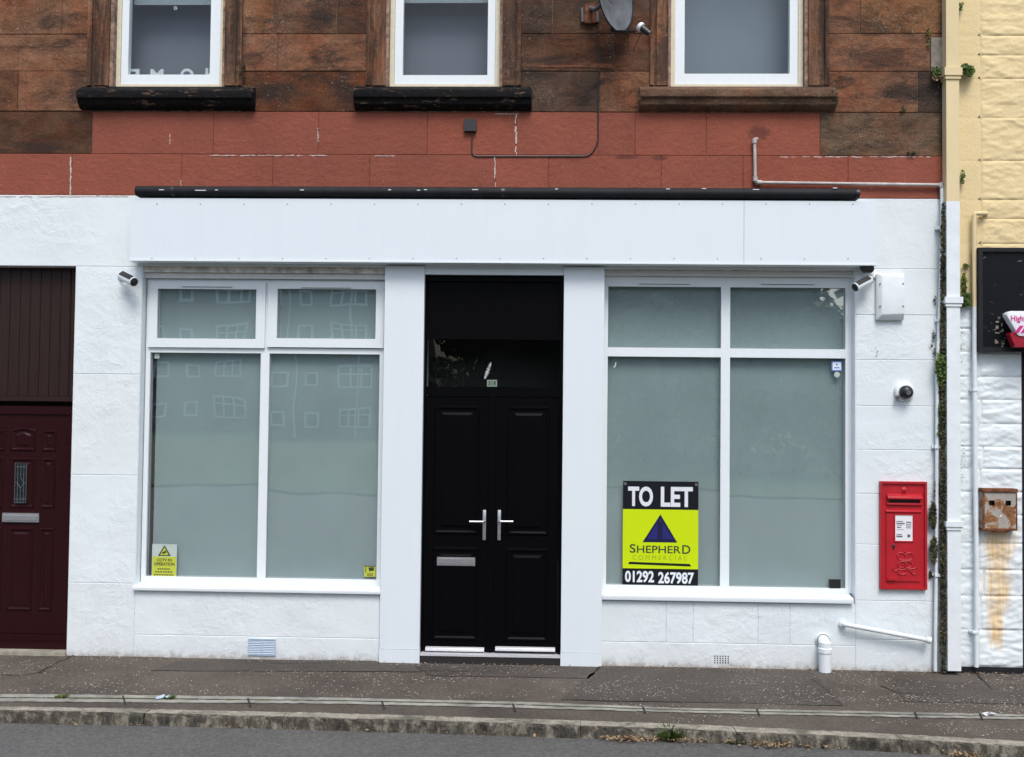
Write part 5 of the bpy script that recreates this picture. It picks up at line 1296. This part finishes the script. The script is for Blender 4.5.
def tuft(name, px, py, z, n, h, r, label, mat=M_leaf, Y=None, cat='weed'):
    b = B()
    if Y is None: x, y = G(px, py, z); o = Vector((x, y, z))
    else: o = P3(px, py, Y)
    for k in range(n):
        a = random.uniform(0, 2*PI); rr2 = r*random.random()**.6; hh = h*random.uniform(.4, 1)*(1-.5*rr2/r)
        p0 = o+Vector((math.cos(a)*rr2*.5, math.sin(a)*rr2*.3, 0)); p1 = p0+Vector((math.cos(a)*r*random.uniform(.2, .9), math.sin(a)*r*.5, hh))
        pm = (p0+p1)/2+Vector((0, 0, hh*.25)); wv = Vector((-math.sin(a), math.cos(a), 0))*random.uniform(.003, .006)
        vs = [b.verts.new(q_) for q_ in (p0-wv, p0+wv, pm+wv, p1, pm-wv)]; b.faces.new(vs)
    return tag(obj(name, b, mat), label, cat)
tuft('grass_tuft', 670, 740, -KH, 260, .11, .10, 'bright green grass tuft growing in the gutter against the kerb')
tuft('grass_tuft', 632, 738, -KH, 90, .05, .08, 'low green weed among dead leaves in the gutter, left of the bright tuft')
tuft('grass_tuft', 735, 742, -KH, 90, .045, .11, 'flat green weed at the kerb face, right of the bright tuft')
tuft('grass_tuft', 62, 698, 0, 40, .03, .06, 'tiny green weed in the drain channel near the maroon door')
tuft('grass_tuft', 170, 699, 0, 40, .03, .05, 'tiny green weed in the drain channel under the left shop window')
tuft('grass_tuft', 930, 668, 0, 40, .05, .08, 'dry weed at the wall foot below the post box', M_leafb)
tuft('grass_tuft', 966, 671, 0, 50, .05, .07, 'small weed at the foot of the square downpipe')
b = B()
c0 = Vector((*G(988, 716), .012))
for k in range(8): leafquad(b, c0+Vector((random.uniform(-.05, .05), random.uniform(-.015, .015), random.uniform(0, .008))), random.uniform(.015, .032), .8)
tag(obj('paper_litter', b, M_paper), 'crumpled scrap of white paper on the drain channel', 'litter')
b = B(); c0 = Vector((*G(484/1, 696), .012)); c0 = Vector((*G(160, 698.5), .013)); leafquad(b, c0, .05, .9); leafquad(b, c0+Vector((.05, .01, 0)), .04, .9)
tag(obj('paper_litter', b, M_ventb), 'flattened pale blue scrap on the drain channel below the left shop window', 'litter')
def clump(name, pts, n, sz, mat, label, cat='weed', kind=None, spread=1.0):
    b = B()
    for k in range(n):
        px, py, rx, ry, Y, dy = random.choices(pts, weights=[p[2]*p[3] for p in pts])[0]
        a = random.uniform(0, 2*PI); r = random.random()**.5
        p = P3(px+rx*r*math.cos(a), py+ry*r*math.sin(a), Y-random.random()*dy)
        leafquad(b, p, sz*random.uniform(.5, 1.3), .0, Vector((random.gauss(0, .7), -1, random.gauss(.5, .7))).normalized())
    return tag(obj(name, b, mat), label, cat, kind=kind)
strip = [(943.5, y, 3.2 if 215 < y < 660 else 2, 14, -.03, .05) for y in range(215, 668, 18)]+[(942, 372, 5, 14, -.01, .05), (943, 388, 4, 10, -.01, .05), (944, 300, 3, 30, -.01, .02)]
clump('wall_moss', strip, 6500, .012, M_leafd, 'dark moss and ivy filling the gap between the white pipe and the square downpipe', 'moss', 'stuff')
clump('ivy_plant', [(942, 366, 7, 12, -.04, .05), (943, 380, 5, 8, -.04, .04), (941, 355, 4, 8, -.03, .03)], 420, .015, M_leaf, 'green ivy clump bulging over the white pipe at camera height', 'plant')
clump('ivy_plant', [(933, 515, 3.5, 14, -.03, .03), (934, 550, 4, 14, -.03, .03), (937, 490, 2.5, 10, -.02, .02), (931, 574, 1.5, 4, -.01, .01)], 700, .013, M_leafd, 'dark ivy creeping out left of the pipe beside the post box', 'plant')
clump('ivy_plant', [(942, 412, 4, 12, -.03, .04), (941, 430, 4, 8, -.03, .03)], 260, .014, M_leaf, 'short ivy clump on the white pipe just below the bulging one', 'plant')
clump('ivy_plant', [(935, 300, 1.2, 5, -.01, .01), (934, 335, 1.5, 6, -.01, .01), (931, 345, 1.3, 3, -.01, .01), (935, 352, 1.5, 5, -.01, .01)], 60, .009, M_leafd, 'sparse ivy sprigs between the white cover box and the thin white pipe', 'plant')
clump('fern_plant', [(969, 71, 6, 5, -.03, .06), (965, 68, 4, 4, -.02, .05)], 260, .017, M_leaf, 'fern growing right of the upper yellow downpipe collar', 'plant')
clump('fern_plant', [(939, 73, 6, 5, -.02, .05), (936, 70, 4, 4, -.02, .03)], 120, .013, M_leaf, 'weed growing left of the upper yellow downpipe collar', 'plant')
clump('fern_plant', [(938, 78, 5, 2.5, -.02, .05)], 60, .012, M_leafb, 'withered brown growth under the weed at the upper downpipe collar', 'plant')
clump('fern_plant', [(962.5, 177, 2.5, 7, -.02, .04), (961, 6, 2.5, 5, -.02, .04)], 110, .012, M_leaf, 'small green weed right of the yellow downpipe above the paint line', 'plant')
clump('fern_plant', [(966, 300, 5, 7, -.02, .05), (964, 285, 2, 12, -.01, .02), (966, 266, 3, 2, -.01, .02)], 420, .014, M_leaf, 'leafy weed right of the middle downpipe collar', 'plant')
clump('fern_plant', [(928, 35, 1.5, 9, -.005, .02), (929, 45, 1.2, 4, -.005, .02)], 50, .01, M_leaf, 'thin green weed in the joint of the grey stone patch', 'plant')
clump('fern_plant', [(903, 109, 4, 2.5, -.005, .02), (912, 153, 5, 2.5, -.005, .02), (836, 101, 2, 9, -.01, .04)], 110, .010, M_leafd, 'dark tufts of moss in the sandstone joints at right', 'moss', 'stuff')
clump('wall_moss', [(355, 90, 6, 1.3, -.06, .04), (520, 89, 12, 1.2, -.06, .04), (247, 88, 6, 2.5, -.05, .05), (244, 72, 1.5, 12, -.01, .02), (640, 94, 2.5, 6, -.06, .05), (834, 90, 5, 2, -.06, .05), (835, 100, 1.5, 7, -.05, .05), (240, 70, 1.2, 12, -.02, .02)], 420, .008, M_leafd, 'dull green moss on the ends of the upstairs window sills', 'moss', 'stuff')
clump('wall_spots', [(962.5, 462, 3.5, 18, -.02, .01), (962, 340, 1.2, 30, -.02, .01), (877, 350, 1, 8, -.004, .004)], 60, .006, M_leafd, 'dark specks of moss on the white rock faced wall by the downpipe', 'moss', 'stuff')
# grey cement patch block at the right edge of the sandstone
b = B(); X0, X1, Z0, Z1 = rect(930.5, 38, 945, 71, 0); bx(b, X0, X1, -.012, .003, Z0, Z1); obj('cement_patch', b, M_cement, bld, bevel=.006)

# ------------------------------------------------------------------ across the street (seen only in reflections)
fl = thing('block_of_flats', (-26, -62, 0), 'brown roughcast block of flats with white windows across the street, reflected in the glass', 'building')
b = B(); bx(b, -50, -9, -74, -62, -.5, 15.5); obj('wall', b, M_brick2, fl)
b = B(); prism(b, [(-74.6, 15.5), (-68, 19), (-61.4, 15.5)], -50.5, -8.5, axis='x'); obj('roof', b, M_roof, fl)
xk = -48.5; kk = 0
while xk < -10.5:
    wd = 2.3 if kk % 3 == 0 else 1.0
    for s_ in range(5):
        z0 = .9+s_*2.85; h_ = 1.45 if wd > 2 else 1.1
        b = B(); f_ = .15
        bars(b, [(xk, xk+f_, z0, z0+h_), (xk+wd-f_, xk+wd, z0, z0+h_), (xk+f_, xk+wd-f_, z0, z0+f_), (xk+f_, xk+wd-f_, z0+h_-f_, z0+h_)], -62, -61.9)
        if wd > 2:
            for u_ in (.33, .66): bx(b, xk+wd*u_-.07, xk+wd*u_+.07, -62, -61.92, z0+f_, z0+h_-f_)
            bx(b, xk+f_, xk+wd-f_, -62, -61.93, z0+h_*.62, z0+h_*.62+.09)
        wn = obj('window', b, M_upvc, fl); b = B(); bx(b, xk+.05, xk+wd-.05, -62.0, -61.97, z0+.05, z0+h_-.05); obj('pane', b, M_dglass, wn)
    xk += wd+(1.6 if kk % 3 == 0 else 1.3); kk += 1
for xx in (-33.2, -17.5, -13.2):
    b = B(); tube(b, [(xx, -61.9, 0), (xx, -61.9, 15.3)], .07, 8); obj('downpipe', b, M_upvc, fl)
def tree(x, y, h, r, label, n=9000):
    t = thing('tree', (x, y, 0), label, 'tree', 'trees across the street')
    b = B(); pts = [(x, y, -.1), (x+.1, y, h*.25), (x-.05, y+.1, h*.5), (x, y, h*.8)]; tube(b, pts, [.28, .22, .16, .05], 10)
    for k in range(9):
        a = k*2.4; z = h*(.3+.05*k); e = Vector((x+math.cos(a)*r*.7, y+math.sin(a)*r*.7, z+h*.18)); tube(b, [(x, y, z), (Vector((x, y, z))+e)/2+Vector((0, 0, .2)), e], [.1, .06, .02], 6)
    obj('trunk', b, M_bark, t)
    b = B(); cl = []
    for k in range(60):
        d = Vector((random.gauss(0, 1), random.gauss(0, 1), random.gauss(0, 1))).normalized(); rr3 = random.random()**.4
        cl.append((Vector((x+d.x*r*rr3, y+d.y*r*rr3, h*.53+d.z*h*.43*rr3)), r*random.uniform(.2, .36)))
    for k in range(n):
        c, rc = random.choice(cl); d = Vector((random.gauss(0, 1), random.gauss(0, 1), random.gauss(0, 1))).normalized()
        p = c+d*rc*random.random()**.35; leafquad(b, p, .30, 0, (d+Vector((0, 0, .4))).normalized())
    obj('crown', b, M_tree, t)
for i_, (x, y, h_, r_) in enumerate(((3, -27, 8.6, 4.2), (7.0, -29, 8.6, 3.8), (16.8, -31, 8.5, 4.2), (6.0, -36, 9.5, 4.6), (22, -30, 9, 4.2), (13, -38, 6, 4.4), (0, -40, 11, 5.4))):
    tree(x, y, h_, r_, 'leafy green tree standing across the street, reflected in the shop glass')
b = B(); n_ = 22000
for k in range(n_):
    x = random.uniform(-4, 34); p = Vector((x, -24.5+random.gauss(0, .5), random.random()**.7*(3.3+.9*noise.noise((x*.4, 0, 0))))); leafquad(b, p, .12, 0, Vector((random.gauss(0, 1), 1, random.gauss(.6, .6))).normalized())
tag(obj('hedge', b, M_tree), 'long green hedge across the street, reflected in the glass', 'hedge')

# ------------------------------------------------------------------ light
w = bpy.data.worlds.new('World'); bpy.context.scene.world = w; w.use_nodes = True; nt = w.node_tree
bg = nt.nodes['Background']; sk = nt.nodes.new('ShaderNodeTexSky'); sk.sky_type = 'NISHITA'; sk.sun_disc = False
EL, AZ = math.radians(56), math.radians(170)      # sun in front of the facade, a little to the right
sk.sun_elevation = EL; sk.sun_rotation = AZ; sk.air_density = 1.0; sk.dust_density = 3.0; sk.ozone_density = 1.0
nt.links.new(sk.outputs[0], bg.inputs[0]); bg.inputs[1].default_value = 0.135
sd = bpy.data.lights.new('sun', 'SUN'); sd.energy = 1.35; sd.angle = math.radians(24); sd.color = (1.0, .985, .96)
so = bpy.data.objects.new('sun', sd); C.objects.link(so)
dirv = Vector((math.sin(AZ)*math.cos(EL), math.cos(AZ)*math.cos(EL), math.sin(EL)))
so.rotation_euler = dirv.to_track_quat('Z', 'Y').to_euler(); so.location = dirv*30
sc = bpy.context.scene
sc.view_settings.view_transform = 'Standard'; sc.view_settings.look = 'None'; sc.view_settings.gamma = 1.0; sc.view_settings.exposure = 0.68
sc.view_settings.use_curve_mapping = False
